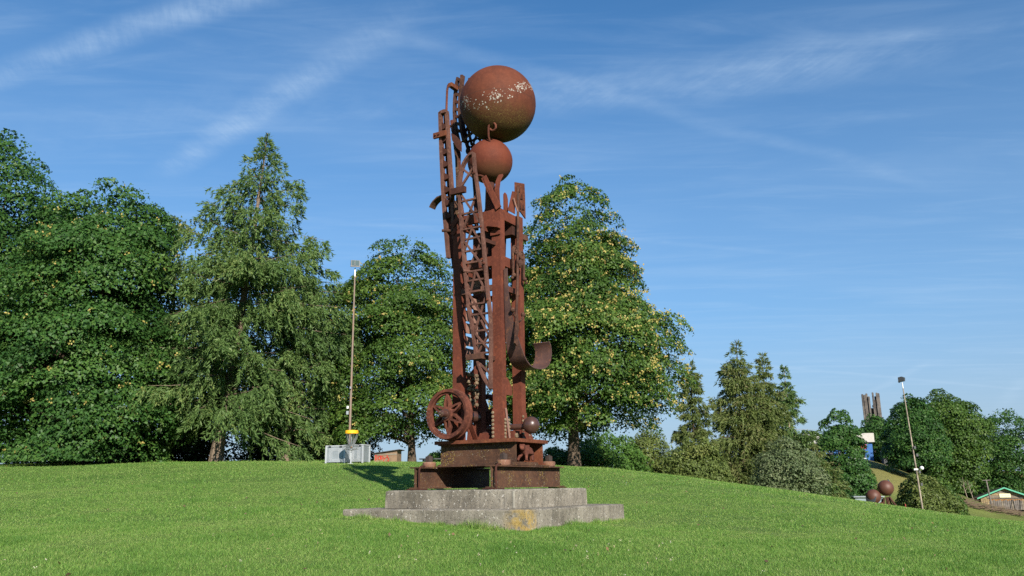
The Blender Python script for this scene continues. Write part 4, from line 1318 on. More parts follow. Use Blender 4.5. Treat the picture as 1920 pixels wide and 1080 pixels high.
for ux, uy, ul, us in ((-26.5, 48.5, 'dark undergrowth at the far left under the tall tree', 71), (-22.5, 48.5, 'dark undergrowth below the broad maple', 72), (-18.6, 47.6, 'dark undergrowth between the maple and the spruce trunk', 73), (-13.2, 48.2, 'dark undergrowth right of the spruce trunk', 74), (-10.2, 49.2, 'dark undergrowth left of the metal bins', 75)):
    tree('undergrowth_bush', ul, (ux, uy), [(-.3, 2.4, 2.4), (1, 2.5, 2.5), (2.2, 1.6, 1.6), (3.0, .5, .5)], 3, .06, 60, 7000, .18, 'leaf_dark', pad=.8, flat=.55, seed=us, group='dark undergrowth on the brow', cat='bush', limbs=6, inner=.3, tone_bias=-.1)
conifer('spruce_tree', 'tall drooping conifer with pale trunk beside the leafy trees', (-15.05, 42.4), 18.0,
        [(.07, 2.6, 5.4), (.2, 4.0, 6.2), (.33, 4.8, 5.6), (.45, 4.8, 5.4), (.55, 4.0, 5.0), (.66, 3.2, 3.9), (.76, 2.7, 2.9), (.86, 1.7, 2.1), (.94, .9, 1.0), (1, .15, .15)], .30, 150, 105000, lean=(1.5, .4), curve=.35, seed=4, group=TG, hang=(.16, .34), width=.032, ypow=.92, twig=1.6)
conifer('spruce_tree', 'lower drooping conifer with a dark trunk right of the tall spruce', (-12.2, 44.8), 12.5,
        [(.10, 2.6, 3.0), (.3, 3.0, 3.6), (.6, 2.2, 3.6), (.8, 1.6, 2.8), (1, .1, .1)], .24, 70, 30000, lean=(.8, .2), seed=14, group=TG, hang=(.16, .34), width=.032, twig=1.5)
# middle maples
tree('maple_tree', 'maple with a bare trunk left of the sculpture behind the floodlight pole', (-5.6, 46.2),
     [(1.9, 5.0, 2.6), (3.4, 5.6, 3.2), (6.0, 5.2, 3.3), (8.6, 4.5, 3.1), (10.4, 3.7, 2.8), (11.8, 2.7, 2.3), (12.8, 1.2, 1.2)], 13.3, .21, 170, 60000, .16, 'leaf_maple', pad=1.38, flat=.36, seeds=1300, seed=21, group=TG, lean=(-.5, 0), limbs=44, tone_bias=-.08, inner=.05)
tree('maple_tree', 'large maple full of yellow seeds right behind the sculpture', (3.0, 42.3),
     [(1.9, 2.8, 3.6), (2.9, 4.0, 4.8), (4.4, 4.6, 6.1), (6.0, 4.5, 6.3), (7.2, 4.3, 5.8), (8.2, 3.9, 4.4), (10.2, 3.5, 3.9), (11.8, 3.2, 3.5), (13.2, 2.7, 2.9), (14.3, 1.9, 2.0), (15.0, 1.0, 1.1)], 15.4, .31, 270, 104000, .155, 'leaf_maple', pad=1.42, flat=.36, seeds=8600, seed=23, group=TG, lean=(.25, 0), limbs=40, inner=.05)

# shrubs and trees beyond the brow
BG = 'shrubs along the slope beyond the lawn'
RGp = 'trees on the lower ground to the right'
tree('round_bush', 'fresh green rounded bush right of the big maple trunk', (5.6, 53), [(.1, 2.6, 3.0), (1, 2.8, 3.2), (2.0, 2.0, 2.1), (2.75, .6, .6)], 2.8, .08, 110, 15000, .15, 'leaf_bright', pad=.7, flat=.55, seed=31, group=BG, cat='bush', limbs=8, tone_bias=.1)
tree('round_bush', 'small bright bush between the sculpture base and the maple trunk', (2.6, 54), [(.1, 1.2, 1.6), (.8, 1.3, 1.6), (1.7, .4, .5)], 1.8, .06, 50, 6000, .15, 'leaf_bright', pad=.55, flat=.55, seed=32, group=BG, cat='bush', limbs=6)
tree('round_bush', 'low bush top left of the sculpture base under the maple', (-4.9, 58), [(.1, 1.6, 1.6), (.9, 1.6, 1.5), (1.7, .5, .5)], 1.8, .06, 50, 6000, .15, 'leaf_bright', pad=.5, flat=.55, seed=33, group=BG, cat='bush', limbs=8)
tree('scrub_bush', 'brownish scrub between the round bush and the larches', (9.2, 57), [(.1, 2.4, 2.2), (1.5, 2.4, 2.0), (3.0, 1.4, 1.2), (3.7, .4, .4)], 3.7, .09, 90, 11000, .16, 'leaf_olive', pad=.75, flat=.55, seed=34, group=BG, cat='bush', limbs=12)
tree('scrub_bush', 'green scrub bush with pale bare stem at the lawn edge', (11.0, 51.6), [(.1, 2.2, 2.3), (1, 2.4, 2.4), (2.0, 1.8, 1.6), (2.8, .5, .5)], 2.6, .08, 90, 12000, .15, 'leaf_olive', 'bark_dead', pad=.7, flat=.55, seed=35, group=BG, cat='bush', limbs=14, tone_bias=-.05)
tree('willow_bush', 'silvery grey-green willow bush at the edge of the slope', (17.4, 54), [(.4, 1.8, 2.0), (1.2, 2.3, 2.6), (2.2, 2.2, 2.3), (3.2, 1.4, 1.2), (4.0, .4, .4)], 3.8, .12, 120, 17000, .15, 'leaf_silver', pad=.75, flat=.6, seed=36, group=BG, cat='bush', limbs=20)
conifer('larch_tree', 'thin see-through larch at the left of the larch group', (12.7, 59.5), 9.4, [(.06, 2.8, 2.4), (.25, 2.4, 2.3), (.45, 1.6, 1.8), (.7, 1.1, 1.3), (.88, .8, .8), (1, .1, .1)], .16, 95, 19000, 'needle_larch', 'bark', lean=(.15, 0), seed=41, group=RGp, ypow=.80, sparse=1.5, hang=(.16, .36), width=.034, twig=1.0)
conifer('larch_tree', 'tallest larch of the group with hanging brown-green twigs', (16.6, 61.5), 12.0, [(.02, 2.2, 2.8), (.2, 2.6, 2.8), (.45, 2.2, 2.4), (.65, 1.9, 1.9), (.8, 1.5, 1.3), (.92, .7, .7), (1, .1, .1)], .2, 150, 46000, 'needle_larch', 'bark', lean=(.25, 0), seed=42, group=RGp, ypow=.80, sparse=1.5, hang=(.18, .40), width=.036, twig=1.5)
conifer('larch_tree', 'second larch top just right of the tallest one', (18.9, 62.5), 11.3, [(.02, 1.9, 2.2), (.3, 2.0, 2.2), (.6, 1.5, 1.6), (.85, .9, .9), (1, .1, .1)], .17, 120, 28000, 'needle_larch', 'bark', lean=(.1, 0), seed=43, group=RGp, ypow=.80, sparse=1.5, hang=(.18, .40), width=.036, twig=1.5)
conifer('larch_tree', 'darker larch with a bare pale stem at the right of the larch group', (21.9, 66.5), 11.5, [(.02, 2.0, 2.8), (.25, 2.0, 3.0), (.5, 1.6, 2.2), (.75, 1.1, 1.3), (1, .1, .1)], .17, 115, 26000, 'needle_spruce', 'bark_dead', lean=(0, 0), seed=44, group=RGp, ypow=.80, sparse=1.5, hang=(.18, .40), width=.038, twig=1.1)
conifer('larch_tree', 'low drooping larch filling the gap before the oak', (24.6, 70), 7.0, [(.02, 2.4, 3.0), (.3, 2.2, 2.6), (.6, 1.5, 1.8), (1, .1, .1)], .15, 80, 17000, 'needle_larch', 'bark', seed=45, group=RGp, ypow=.80, sparse=1.5, hang=(.18, .40), width=.04, twig=1.3)
tree('oak_tree', 'green broadleaf tree in front of the white and blue building', (29.6, 76), [(.2, 3.0, 2.4), (2, 3.4, 2.7), (4.5, 3.1, 2.6), (6.2, 2.6, 2.0), (8.0, 2.4, 1.9), (9.9, .9, .9)], 10, .22, 150, 28000, .25, 'leaf_deep', pad=1.2, flat=.38, seed=51, group=RGp, limbs=30, tone_bias=.1, inner=.05)
tree('broadleaf_tree', 'round green tree right of the concrete tower', (51.0, 107), [(2.4, 3.4, 3.6), (3.6, 4.2, 4.4), (6, 4.2, 4.4), (8.4, 3.0, 3.4), (10.0, 1.4, 1.8), (10.7, .5, .6)], 11.4, .3, 130, 26000, .30, 'leaf_deep', pad=1.6, flat=.45, seed=52, group=RGp, limbs=20, tone_bias=.0)
tree('broadleaf_tree', 'wide dark green tree behind the right floodlight pole', (61.2, 119), [(.1, 6.2, 2.0), (3, 6.8, 3.4), (5.6, 6.8, 5.2), (8.7, 6.4, 6.6), (11.3, 5.0, 5.4), (13.2, 2.8, 2.8), (14.2, .8, .8)], 14.2, .38, 210, 42000, .32, 'leaf_maple', pad=2.0, flat=.42, seed=53, group=RGp, limbs=24, tone_bias=-.05)
tree('broadleaf_tree', 'tree with light branches behind the wooden hut', (73.0, 124), [(.5, 8.0, 6), (4, 8.8, 6.5), (8, 7.4, 5.8), (11.4, 5.2, 4.0), (13.8, 1.6, 1.4)], 13.2, .35, 170, 30000, .33, 'leaf_deep', pad=1.8, flat=.42, seed=54, group=RGp, limbs=30, tone_bias=.05)
tree('broadleaf_tree', 'leafy tree at the right edge above the hut roof', (86.0, 127), [(.5, 6, 6), (4, 6.5, 6.5), (8, 5.0, 5.5), (10.5, 1.8, 2)], 10.5, .35, 130, 18000, .33, 'leaf_bright', pad=1.8, flat=.42, seed=55, group=RGp, limbs=20)
tree('round_bush', 'yellow-green bush at the foot of the right floodlight pole', (29.8, 63), [(.1, 1.4, 3.0), (1.2, 1.4, 3.0), (2.4, 1.0, 2.0), (3.4, .4, .5)], 3.3, .08, 100, 13000, .17, 'leaf_olive', pad=.8, flat=.55, seed=56, group=BG, cat='bush', limbs=14)
tree('round_bush', 'dark green bush behind the second ball sculpture', (27.0, 72), [(.1, 3.0, 2.4), (1.5, 3.0, 2.2), (3.4, 1.8, 1.4), (4.4, .5, .5)], 4.4, .1, 110, 13000, .2, 'leaf_deep', pad=.9, flat=.55, seed=57, group=BG, cat='bush', limbs=10)
tree('round_bush', 'green bush left of the brush pile, below the wide dark tree', (42.6, 87), [(.1, 3.2, 3.0), (1.5, 3.2, 3), (3.0, 2.2, 2.2), (4.0, .5, .5)], 4.4, .1, 110, 12000, .24, 'leaf_maple', pad=1.0, flat=.55, seed=58, group=BG, cat='bush', limbs=10)
tree('round_bush', 'bright leafy bush rising right behind the hut roof', (75.5, 121), [(.1, 2.5, 4), (1.8, 2.5, 4), (4, 1.6, 2.5), (5.2, .5, .5)], 5.2, .1, 90, 10000, .28, 'leaf_bright', pad=1.1, flat=.55, seed=59, group=BG, cat='bush', limbs=10)
tree('broadleaf_tree', 'leafy tree hiding the foot of the concrete tower', (59.2, 137), [(.2, 4, 4), (3, 4.4, 4.4), (6, 3.6, 3.6), (8.6, 1.6, 1.6)], 8.6, .3, 90, 12000, .34, 'leaf_deep', pad=1.6, flat=.45, seed=61, group=RGp, limbs=10)
tree('dark_thicket_tree', 'dark trees in the shade below the concrete tower', (59.0, 126), [(.2, 4, 6), (3, 4, 6), (6, 3, 5), (8, 2, 2)], 8, .3, 110, 14000, .34, 'leaf_dark', pad=1.6, flat=.5, seed=60, group=RGp, limbs=10)


# ------------------------------------------------------------------ floodlights
def floodlight(name, label, base, height, head_yaw, lean=(0, 0), mat='pole_paint'):
    bx, by = base
    r = empty(name, (bx, by, float(ground(bx, by))))
    tag(r, label, 'lamp post', 'floodlight poles')
    lx, ly = lean
    MB().tube([(0, 0, -.3), (lx * .35, ly * .35, height * .35), (lx * .7, ly * .7, height * .7), (lx * .96, ly * .96, height * .96)], [.060, .052, .042, .034], 12).build('pole', mat, r, True)
    MB().tube([(lx * .96, ly * .96, height * .955), (lx, ly, height)], .036, 10).build('pole_tip', 'white_paint', r, True)
    h = link(bpy.data.objects.new('lamp_head', MB().prism([(-.24, 0), (.20, .05), (.24, .34), (.05, .42), (-.24, .36)], -.26, .26, 'x').mesh('lamp_head', 'dark_steel')), r)
    h.location = (lx, ly, height + .06)
    h.rotation_euler = (0, 0, head_yaw)
    h.scale = (.8, .8, .8)
    g = link(bpy.data.objects.new('lamp_glass', MB().add([(-.22, -.245, .03), (.22, -.245, .03), (.22, -.245, .34), (-.22, -.245, .34), (-.22, -.255, .03), (.22, -.255, .03), (.22, -.255, .34), (-.22, -.255, .34)], [(0, 1, 2, 3), (4, 7, 6, 5), (0, 4, 5, 1), (1, 5, 6, 2), (2, 6, 7, 3), (3, 7, 4, 0)]).mesh('lamp_glass', 'lamp_glass')), h)
    MB().box((-.29, -.27, -.05), (.29, -.20, .0)).build('bracket', 'dark_steel', h)
    MB().box((-.05, -.275, .03), (-.02, -.257, .34)).build('glass_bar', 'dark_steel', h)
    return r


f1 = floodlight('floodlight_pole', 'tall rusty floodlight pole left of the sculpture, behind the yellow basket', (-7.52, 38.3), 9.15, .25)
for z, x, mt, sz in ((2.25, -.10, 'galvanised', .06), (2.5, -.10, 'white_paint', .045), (3.4, .0, 'galvanised', .04)):
    MB().box((x - sz, -.16, z - sz * 1.3), (x + sz * .8, -.09, z + sz * 1.3)).build('junction_box', mt, f1)
f2 = floodlight('floodlight_pole', 'leaning floodlight pole on the right above the second sculpture', (26.85, 56.3), 8.75, -2.2, (-.35, 0), 'pole_pale')
for z, x in ((4.4, -.1), (3.9, .0), (2.8, .02), (2.0, .05)):
    MB().box((x - .06, -.15, z - .09), (x + .07, -.07, z + .09)).build('junction_box', 'dark_steel', f2)
MB().ball((.2, -.12, 3.05), .13, 14, 10).build('white_lamp', 'white_paint', f2, True)
MB().box((-.32, -.12, 2.92), (-.05, -.04, 3.02)).build('bracket', 'white_paint', f2)

# ------------------------------------------------------------------ disc golf basket
bx, by = -6.98, 36.0
bk = empty('disc_golf_basket', (bx, by, float(ground(bx, by))))
tag(bk, 'disc golf basket with yellow top band and hanging chains', 'disc golf basket')
MB().tube([(0, 0, -.2), (0, 0, 1.42)], .027, 10).build('pole', 'galvanised_edge', bk, True)
MB().lathe([(.275, 1.26), (.283, 1.27), (.283, 1.385), (.26, 1.405), (.05, 1.415), (.05, 1.40), (.255, 1.39), (.268, 1.375), (.268, 1.26)], 32, closed=True).build('top_band', 'yellow_plastic', bk, True)
for k in range(14):
    a = 2 * PI * k / 14
    ro = .23 if k % 2 else .15
    ch = []
    for s in range(9):
        t = s / 8
        r_ = ro * (1 - t ** 1.3) + .05
        ch.append((r_ * math.cos(a), r_ * math.sin(a), 1.27 - .62 * t))
    MB().tube(ch, .011, 5).build('chain', 'steel_chain', bk, True)
for z, rr in ((.62, .31), (.72, .325), (.80, .33)):
    MB().lathe([(rr + .008 * math.cos(q), z + .008 * math.sin(q)) for q in np.linspace(0, 2 * PI, 5, endpoint=False)], 28, closed=True).build('basket_ring', 'steel_chain', bk, True)
for k in range(20):
    a = 2 * PI * k / 20
    c, s = math.cos(a), math.sin(a)
    MB().tube([(.03 * c, .03 * s, .56), (.30 * c, .30 * s, .60), (.33 * c, .33 * s, .81)], .006, 4).build('basket_wire', 'steel_chain', bk, True)
MB().lathe([(.035, .66), (.04, .67), (.04, .72), (.035, .73)], 12).build('collar', 'orange_plastic', bk, True)
MB().box((-.12, -.1, -.12), (.12, .1, .015)).build('foot', 'galvanised_edge', bk)


# ------------------------------------------------------------------ metal bins
def metal_bin(label, loc, rz, w, d, h):
    x, y = loc
    r = empty('metal_bin', (x, y, float(ground(x, y)) - .02), rz)
    tag(r, label, 'storage bin', 'galvanised storage bins')
    body = MB().box((-w / 2, -d / 2, .05), (w / 2, d / 2, h)).build('body', 'galvanised', r)
    MB().box((-w / 2 - .03, -d / 2 - .03, h + .001), (w / 2 + .03, d / 2 + .03, h + .05)).build('lid', 'galvanised_edge', r)
    for sx in (-1, 1):
        for sy in (-1, 1):
            MB().box((sx * w / 2 - .035, sy * d / 2 - .035, 0), (sx * w / 2 + .035, sy * d / 2 + .035, h - .01)).build('corner_post', 'galvanised_edge', r)
    for k, q in enumerate((.10, .2, .3)):
        m_ = MB()
        a, b_ = w / 2 - .08 - q * .6, h / 2 - .03 - q * .45
        if a < .05 or b_ < .05:
            continue
        for (u0, v0, u1, v1) in ((-a, -b_, a, -b_ + .018), (-a, b_ - .018, a, b_), (-a, -b_ + .018, -a + .018, b_ - .018), (a - .018, -b_ + .018, a, b_ - .018)):
            m_.box((u0, -d / 2 - .012, h / 2 + v0), (u1, -d / 2 + .005, h / 2 + v1))
        o = m_.build('pressed_rib', 'galvanised_edge', r)
    for sx in (-.3, .3):
        MB().box((sx * w - .06, -d / 2 - .05, h - .03), (sx * w + .06, -d / 2 - .031, h + .03)).build('hinge', 'dark_steel', r)
    return r


metal_bin('galvanised metal bin left of the floodlight pole', (-7.95, 38.0), R(-9), .86, .7, .74)
metal_bin('galvanised metal bin behind the basket, right of the floodlight pole', (-7.12, 38.6), R(-20), .74, .6, .78)

# ------------------------------------------------------------------ small plywood shed with graffiti
sx_, sy_ = -6.15, 41.0
sh = empty('plywood_shed', (sx_, sy_, float(ground(sx_, sy_)) - .04), R(-6))
tag(sh, 'low plywood hut with sloping dark roof and red graffiti', 'shed')
MB().prism([(-.56, 0), (.56, 0), (.56, .56), (-.56, .42)], -.45, .45, 'y').build('walls', 'plywood', sh)
MB().prism([(-.64, .415), (.70, .585), (.70, .62), (-.64, .45)], -.56, .52, 'y').build('roof', 'roof_felt', sh)
MB().box((-.55, -.47, .36), (.555, -.451, .42)).build('batten', 'weathered_wood', sh)


def stroke(pts, r=.016):
    return MB().tube([(x, -.458, z) for x, z in pts], r, 5)


for pts in ([(-.52, .36), (-.49, .30), (-.50, .12)], [(-.51, .36), (-.43, .33), (-.41, .24), (-.45, .15), (-.50, .12)],      # D
            [(-.36, .28), (-.36, .17), (-.31, .13), (-.25, .16), (-.24, .27), (-.30, .30), (-.36, .27)],                      # o
            [(-.27, .33), (-.21, .30), (-.20, .12)], [(-.20, .30), (-.13, .31), (-.10, .25), (-.14, .19), (-.20, .18)],       # p
            [(-.07, .22), (-.09, .05)], [(-.08, .18), (.02, .23)], [(.06, .36), (.10, .26), (.02, .24)], [(.10, .26), (.16, .18), (.15, .06), (.08, .10)], [(.0, .03), (.10, .02)]):
    stroke(pts).build('graffiti_stroke', 'red_spray', sh)
# low bench beams near the shed
bn = empty('low_bench', (-4.4, 47.5, float(ground(-4.4, 47.5))))
tag(bn, 'low dark bench beam beside the maple trunk', 'bench')
MB().box((-.95, -.15, .30), (.95, .15, .36)).build('seat', 'dark_steel', bn)
for x in (-.7, .7):
    MB().box((x - .06, -.12, -.1), (x + .06, .12, .299)).build('leg', 'dark_steel', bn)

# ------------------------------------------------------------------ second sculpture with two balls
sc2 = empty('ball_sculpture', (22.0, 51.2, float(ground(22.0, 51.2))), R(-25))
tag(sc2, 'low rusty sculpture with two balls on bent legs down the slope', 'sculpture')
g2 = sc2.location.z
b1 = MB().ball((0, 0, 0), .46, 32, 20).build('upper_ball', 'ball_far', sc2, True)
b1.location = (.30, .1, 1.21 - g2)
MB().lathe([(.50, -.02), (.53, 0), (.50, .02), (.40, .10)], 28, 'x', (.17, .25, 0)).build('dish', 'dark_steel', b1, True)
b2 = MB().ball((0, 0, 0), .43, 32, 20).build('lower_ball', 'ball_far', sc2, True)
b2.location = (-.42, -.25, .72 - g2)
dk = MB().lathe([(.02, -.012), (.30, -.01), (.315, .0), (.30, .012)], 28, 'y').build('dark_disc', 'dark_steel', b2, True)
dk.location = (-.13, -.335, -.11)
dk.rotation_euler = (R(-18), 0, R(-22))
for k, (x0, y0, x1, y1, zt, w_) in enumerate(((.05, -.1, .15, 0, .75, .06), (.25, -.15, .28, 0, .80, .05), (.45, -.15, .35, 0, .8, .05), (.85, -.1, .45, .05, .82, .055), (.70, .25, .4, .2, .8, .05), (-.1, .1, .05, .1, .7, .06), (.12, -.22, .42, -.1, .6, .04))):
    MB().tube([(x0, y0, -.15), ((x0 * .7 + x1 * .3) + (.06 if k % 2 else -.04), y0 * .6, zt * .45 - .15), (x1, y1, zt)], [w_ * 1.5, w_ * 1.2, w_], 7).build('leg', 'rust_brown', sc2, True)
MB().bar((-.4, -.15, .22), (.45, -.05, .40), .10, .10).build('arm', 'rust', sc2)
MB().lathe([(.05, -.08), (.22, -.07), (.22, .07), (.05, .08)], 20, 'y', (.0, -.05, .30)).build('drum', 'rust', sc2, True)
MB().box((-.05, -.35, -.12), (.95, .40, .02)).build('base_frame', 'rust', sc2)
MB().box((-.62, -.45, -.2), (-.10, .15, .26)).build('pale_block', 'cream_board', sc2)

x_, y_ = 22.2, 56.2
shl = empty('small_shelter', (23.4, 56.6, float(ground(23.4, 56.6)) - .1), R(-12))
tag(shl, 'low grey-green box shelter with flat pale roof behind the ball sculpture', 'shelter')
MB().box((-.85, -.5, -.2), (.85, .5, .95)).build('walls', 'shelter_grey', shl)
MB().box((-.95, -.62, 1.03), (.95, .60, 1.10)).build('roof', 'galvanised', shl)
for px_ in (-.8, .8):
    MB().box((px_ - .03, -.45, .951), (px_ + .03, .45, 1.029)).build('roof_bearer', 'dark_steel', shl)

mk = empty('marker_post', (23.85, 52.2, float(ground(23.85, 52.2))))
tag(mk, 'short red and white marker post beside the ball sculpture', 'post')
MB().tube([(0, 0, -.2), (0, 0, .34)], .03, 8).build('post', 'white_paint', mk, True)
MB().tube([(0, 0, .341), (0, 0, .60)], .031, 8).build('red_top', 'red_paint', mk, True)

# ------------------------------------------------------------------ wooden hut
hx, hy = 66.9, 116.5
hz = float(ground(hx, hy)) - .1
hut = empty('wooden_hut', (hx, hy, hz), R(-20))
tag(hut, 'weathered wooden hut with green roof edges and a cream sign', 'hut')
W2, HE, HP, DP = 2.95, 1.62, 2.85, 2.2
MB().prism([(-W2, 0), (W2, 0), (W2, HE), (0, HP), (-W2, HE)], 0, DP * 2, 'y').build('walls', 'tan_wood', hut)
for s in (-1, 1):
    rf = MB().prism([(0, HP + .03), (s * (W2 + .45), HE - .12), (s * (W2 + .45), HE - .02), (0, HP + .13)], -.5, DP * 2 + .4, 'y').build('roof', 'roof_felt', hut)
    MB().prism([(0, HP - .02), (s * (W2 + .48), HE - .20), (s * (W2 + .48), HE + .0), (0, HP + .17)], -.56, -.505, 'y').build('bargeboard', 'green_trim', rf)
n_b = 24
for i in range(n_b):
    x = -W2 + .05 + i * (2 * W2 - .1) / n_b
    mid = abs(x + .1) < 2.05
    mt = ('grey_wood' if (i * 7) % 5 else 'weathered_wood') if mid else 'tan_wood'
    top = 1.30 - .06 * ((i * 5) % 3)
    MB().box((x, -.05 - .012 * (i % 3), .0), (x + .205, -.002, top if mid else HE - .1)).build('plank', mt, hut)
    if mid:
        MB().box((x + .01, -.045, top + .002), (x + .20, -.002, top + .18)).build('plank', 'orange_wood', hut)
for k in range(4):
    zz = HE + .02 + k * .28
    hw = (HP - zz - .28) / (HP - HE) * W2
    if hw > .2:
        MB().box((-hw, -.04, zz), (hw, -.002, zz + .26)).build('plank', 'tan_wood' if k % 2 else 'weathered_wood', hut)
MB().box((-2.1, -.14, 1.50), (2.1, -.062, 1.58)).build('rail', 'grey_wood', hut)
sg = MB().box((-.62, -.13, 1.64), (.72, -.085, 2.16)).build('sign', 'cream_board', hut)
for k in range(6):
    x = -.45 + k * .18
    MB().box((x, -.142, 1.80), (x + .03, -.131, 1.80 + .12 + .06 * (k % 2))).build('sign_stroke', 'board_lettering', sg)
    MB().box((x + .031, -.142, 1.80 + .05 * (k % 3)), (x + .11, -.131, 1.83 + .05 * (k % 3))).build('sign_stroke', 'board_lettering', sg)
for x, t in ((.5, .35), (1.2, -.25), (1.7, .1)):
    MB().tube([(x, -.25, -.05), (x + t, -.12, 1.35)], .035, 6).build('leaning_pole', 'grey_wood', hut, True)

# leaning timber post in front of the hut
pz = float(ground(58.6, 105))
tp = empty('timber_post', (58.6, 105, pz))
tag(tp, 'leaning grey timber post with small crossarm before the hut', 'post')
MB().tube([(0, 0, -.3), (-.28, 0, 3.5)], [.10, .08], 8).build('post', 'grey_wood', tp, True)
MB().bar((-.75, 0, 3.50), (.25, 0, 3.52), .07, .07).build('crossarm', 'grey_wood', tp)

# brush pile: cut branches, nobody could count them
mb = MB()
for i in range(420):
    x = random.uniform(46.5, 62)
    y = 98.5 + (x - 46.5) * .45 + random.uniform(-.9, .9)
    z = float(ground(x, y)) + random.uniform(0, .45)
    a = random.uniform(-.7, .7)
    l = random.uniform(.6, 1.8)
    mb.tube([(x, y, z), (x + l * math.cos(a), y + l * math.sin(a) * .5, z + random.uniform(-.2, .35))], [.04, .015], 4)
tag(mb.build('brush_pile', 'brush'), 'long low pile of cut brown branches beside the hut', 'brush pile', kind='stuff')
# dead saplings beside the hut
for i, (x, y, lab) in enumerate(((60.2, 112, 'bare grey sapling nearest the hut corner'), (58.9, 111, 'bare grey sapling left of the other, beside the hut'))):
    d_ = empty('bare_sapling', (x, y, float(ground(x, y))))
    tag(d_, lab, 'sapling', 'bare saplings by the hut')
    MB().tube([(0, 0, -.2), (-.25, 0, 1.2), (-.5 + .2 * i, 0, 2.6)], [.06, .04, .015], 6).build('trunk', 'bark_dead', d_, True)
    for k in range(5):
        MB().tube([(-.1 * k - .05, 0, .5 + .35 * k), (-.1 * k + (.4 if k % 2 else -.45), 0, 1.1 + .35 * k)], [.025, .008], 5).build('branch', 'bark_dead', d_, True)

# ------------------------------------------------------------------ building and tower on the bank
bz = float(ground(50.5, 126)) - .3
bd = empty('painted_building', (49.4, 126, bz), R(-14))
tag(bd, 'white roofed building with blue and red painted wall behind the oak', 'building')
MB().box((-4.6, 0, 0), (4.0, 6, 8.6 - bz - 1.3)).build('walls', 'blue_paint', bd)
MB().box((-4.9, -.45, 8.6 - bz - 1.298), (4.3, 6.4, 8.62 - bz)).build('roof', 'roof_sheet', bd)
MB().box((-4.0, -.03, 6.05 - bz + .25), (3.2, -.002, 6.75 - bz + .25)).build('red_band', 'red_paint', bd)
for x in (-3.9, -2.4, -.9, .6, 2.0):
    wn = MB().box((x, -.05, 5.0 - bz), (x + .9, -.003, 6.0 - bz)).build('window', 'dark_steel', bd)
    MB().box((x - .08, -.07, 4.9 - bz), (x + .98, -.004, 4.995 - bz)).build('sill', 'white_paint', wn)
rp = empty('stair_ramp', (54.6, 121.5, float(ground(54.6, 121.5))), R(-14))
tag(rp, 'small grey ramp shelter with dark side beside the painted building', 'ramp')
MB().prism([(-1.3, -.3), (1.3, -.3), (1.3, 1.0), (-.2, 2.6), (-1.3, 2.6)], 0, 2, 'y').build('walls', 'dark_steel', rp)
MB().prism([(-1.4, 2.62), (-.15, 2.62), (1.45, 1.0), (1.45, 1.12), (-.12, 2.75), (-1.4, 2.75)], -.1, 2.1, 'y').build('roof', 'shelter_grey', rp)

tz0 = float(ground(68.3, 159))
tw = empty('concrete_tower', (68.4, 159, tz0), R(-18))
tw.scale = (.82, 1, 1)
tag(tw, 'jagged tower of tall upright slabs rising behind the trees', 'tower')
H = 17.9 - tz0
slabs = [(-1.75, -.8, .42, 0.0), (-1.3, -.9, .38, -.15), (-.85, -.7, .40, .1), (-.42, -1.0, .36, -.5), (-1.5, .3, .5, -.6), (-.7, .5, .5, -.3),
         (.50, -.8, .34, .25), (.95, -.6, .42, -1.1), (1.35, -.9, .40, .15), (1.72, -.7, .42, .05), (1.2, .5, .5, -.4), (.2, .6, .5, -2.6)]
for x, y, w_, dh in slabs:
    MB().prism([(x - w_ / 2, -1), (x + w_ / 2, -1), (x + w_ / 2, H + dh - .12), (x + w_ * .1, H + dh), (x - w_ / 2, H + dh - .05)], y - .25, y + .25, 'y').build('slab', 'tower_concrete', tw)
for z, in ((H - 2.2,), (H - 5.0,), (H - 8,)):
    MB().box((-1.85, -.55, z), (-.3, .7, z + .4)).build('tie_block', 'tower_concrete', tw)
    MB().box((.3, -.55, z - .3), (1.85, .7, z + .1)).build('tie_block', 'tower_concrete', tw)

# ------------------------------------------------------------------ grass
def wedge(n_, y0, y1, spread=.66, xmin=None):
    yy = np.sqrt(rng.uniform(y0 ** 2, y1 ** 2, n_))
    xx = rng.uniform(-spread, spread, n_) * yy
    return xx, yy


def blades(xx, yy, h, w, jitter=.5):
    n_ = len(xx)
    zz = ground(xx, yy)
    a = rng.uniform(0, 2 * PI, n_)
    ac = np.stack([np.cos(a), np.sin(a), np.zeros(n_)], 1)
    ln = rng.normal(size=(n_, 2)) * h[:, None] * jitter
    B = np.stack([xx, yy, zz - .005], 1)
    tip = B + np.stack([ln[:, 0], ln[:, 1], h], 1)
    return B - ac * w[:, None] / 2, B + ac * w[:, None] / 2, tip


_lat = np.random.default_rng(99).normal(size=(256, 256))


def vnoise(x, y):
    """Smooth random field, unit lattice."""
    xi, yi = np.floor(x).astype(int), np.floor(y).astype(int)
    u, v = x - xi, y - yi
    u, v = u * u * (3 - 2 * u), v * v * (3 - 2 * v)
    a, b_, c, d = _lat[yi % 256, xi % 256], _lat[yi % 256, (xi + 1) % 256], _lat[(yi + 1) % 256, xi % 256], _lat[(yi + 1) % 256, (xi + 1) % 256]
    return (a * (1 - u) + b_ * u) * (1 - v) + (c * (1 - u) + d * u) * v


def patch_noise(x, y):
    return .6 * vnoise(x * .30, y * .30) + .75 * vnoise(x * .9 + 7, y * .9) + .6 * vnoise(x * 2.1, y * 2.1 + 3) + .4 * vnoise(x * 5.3 + 11, y * 5.3)


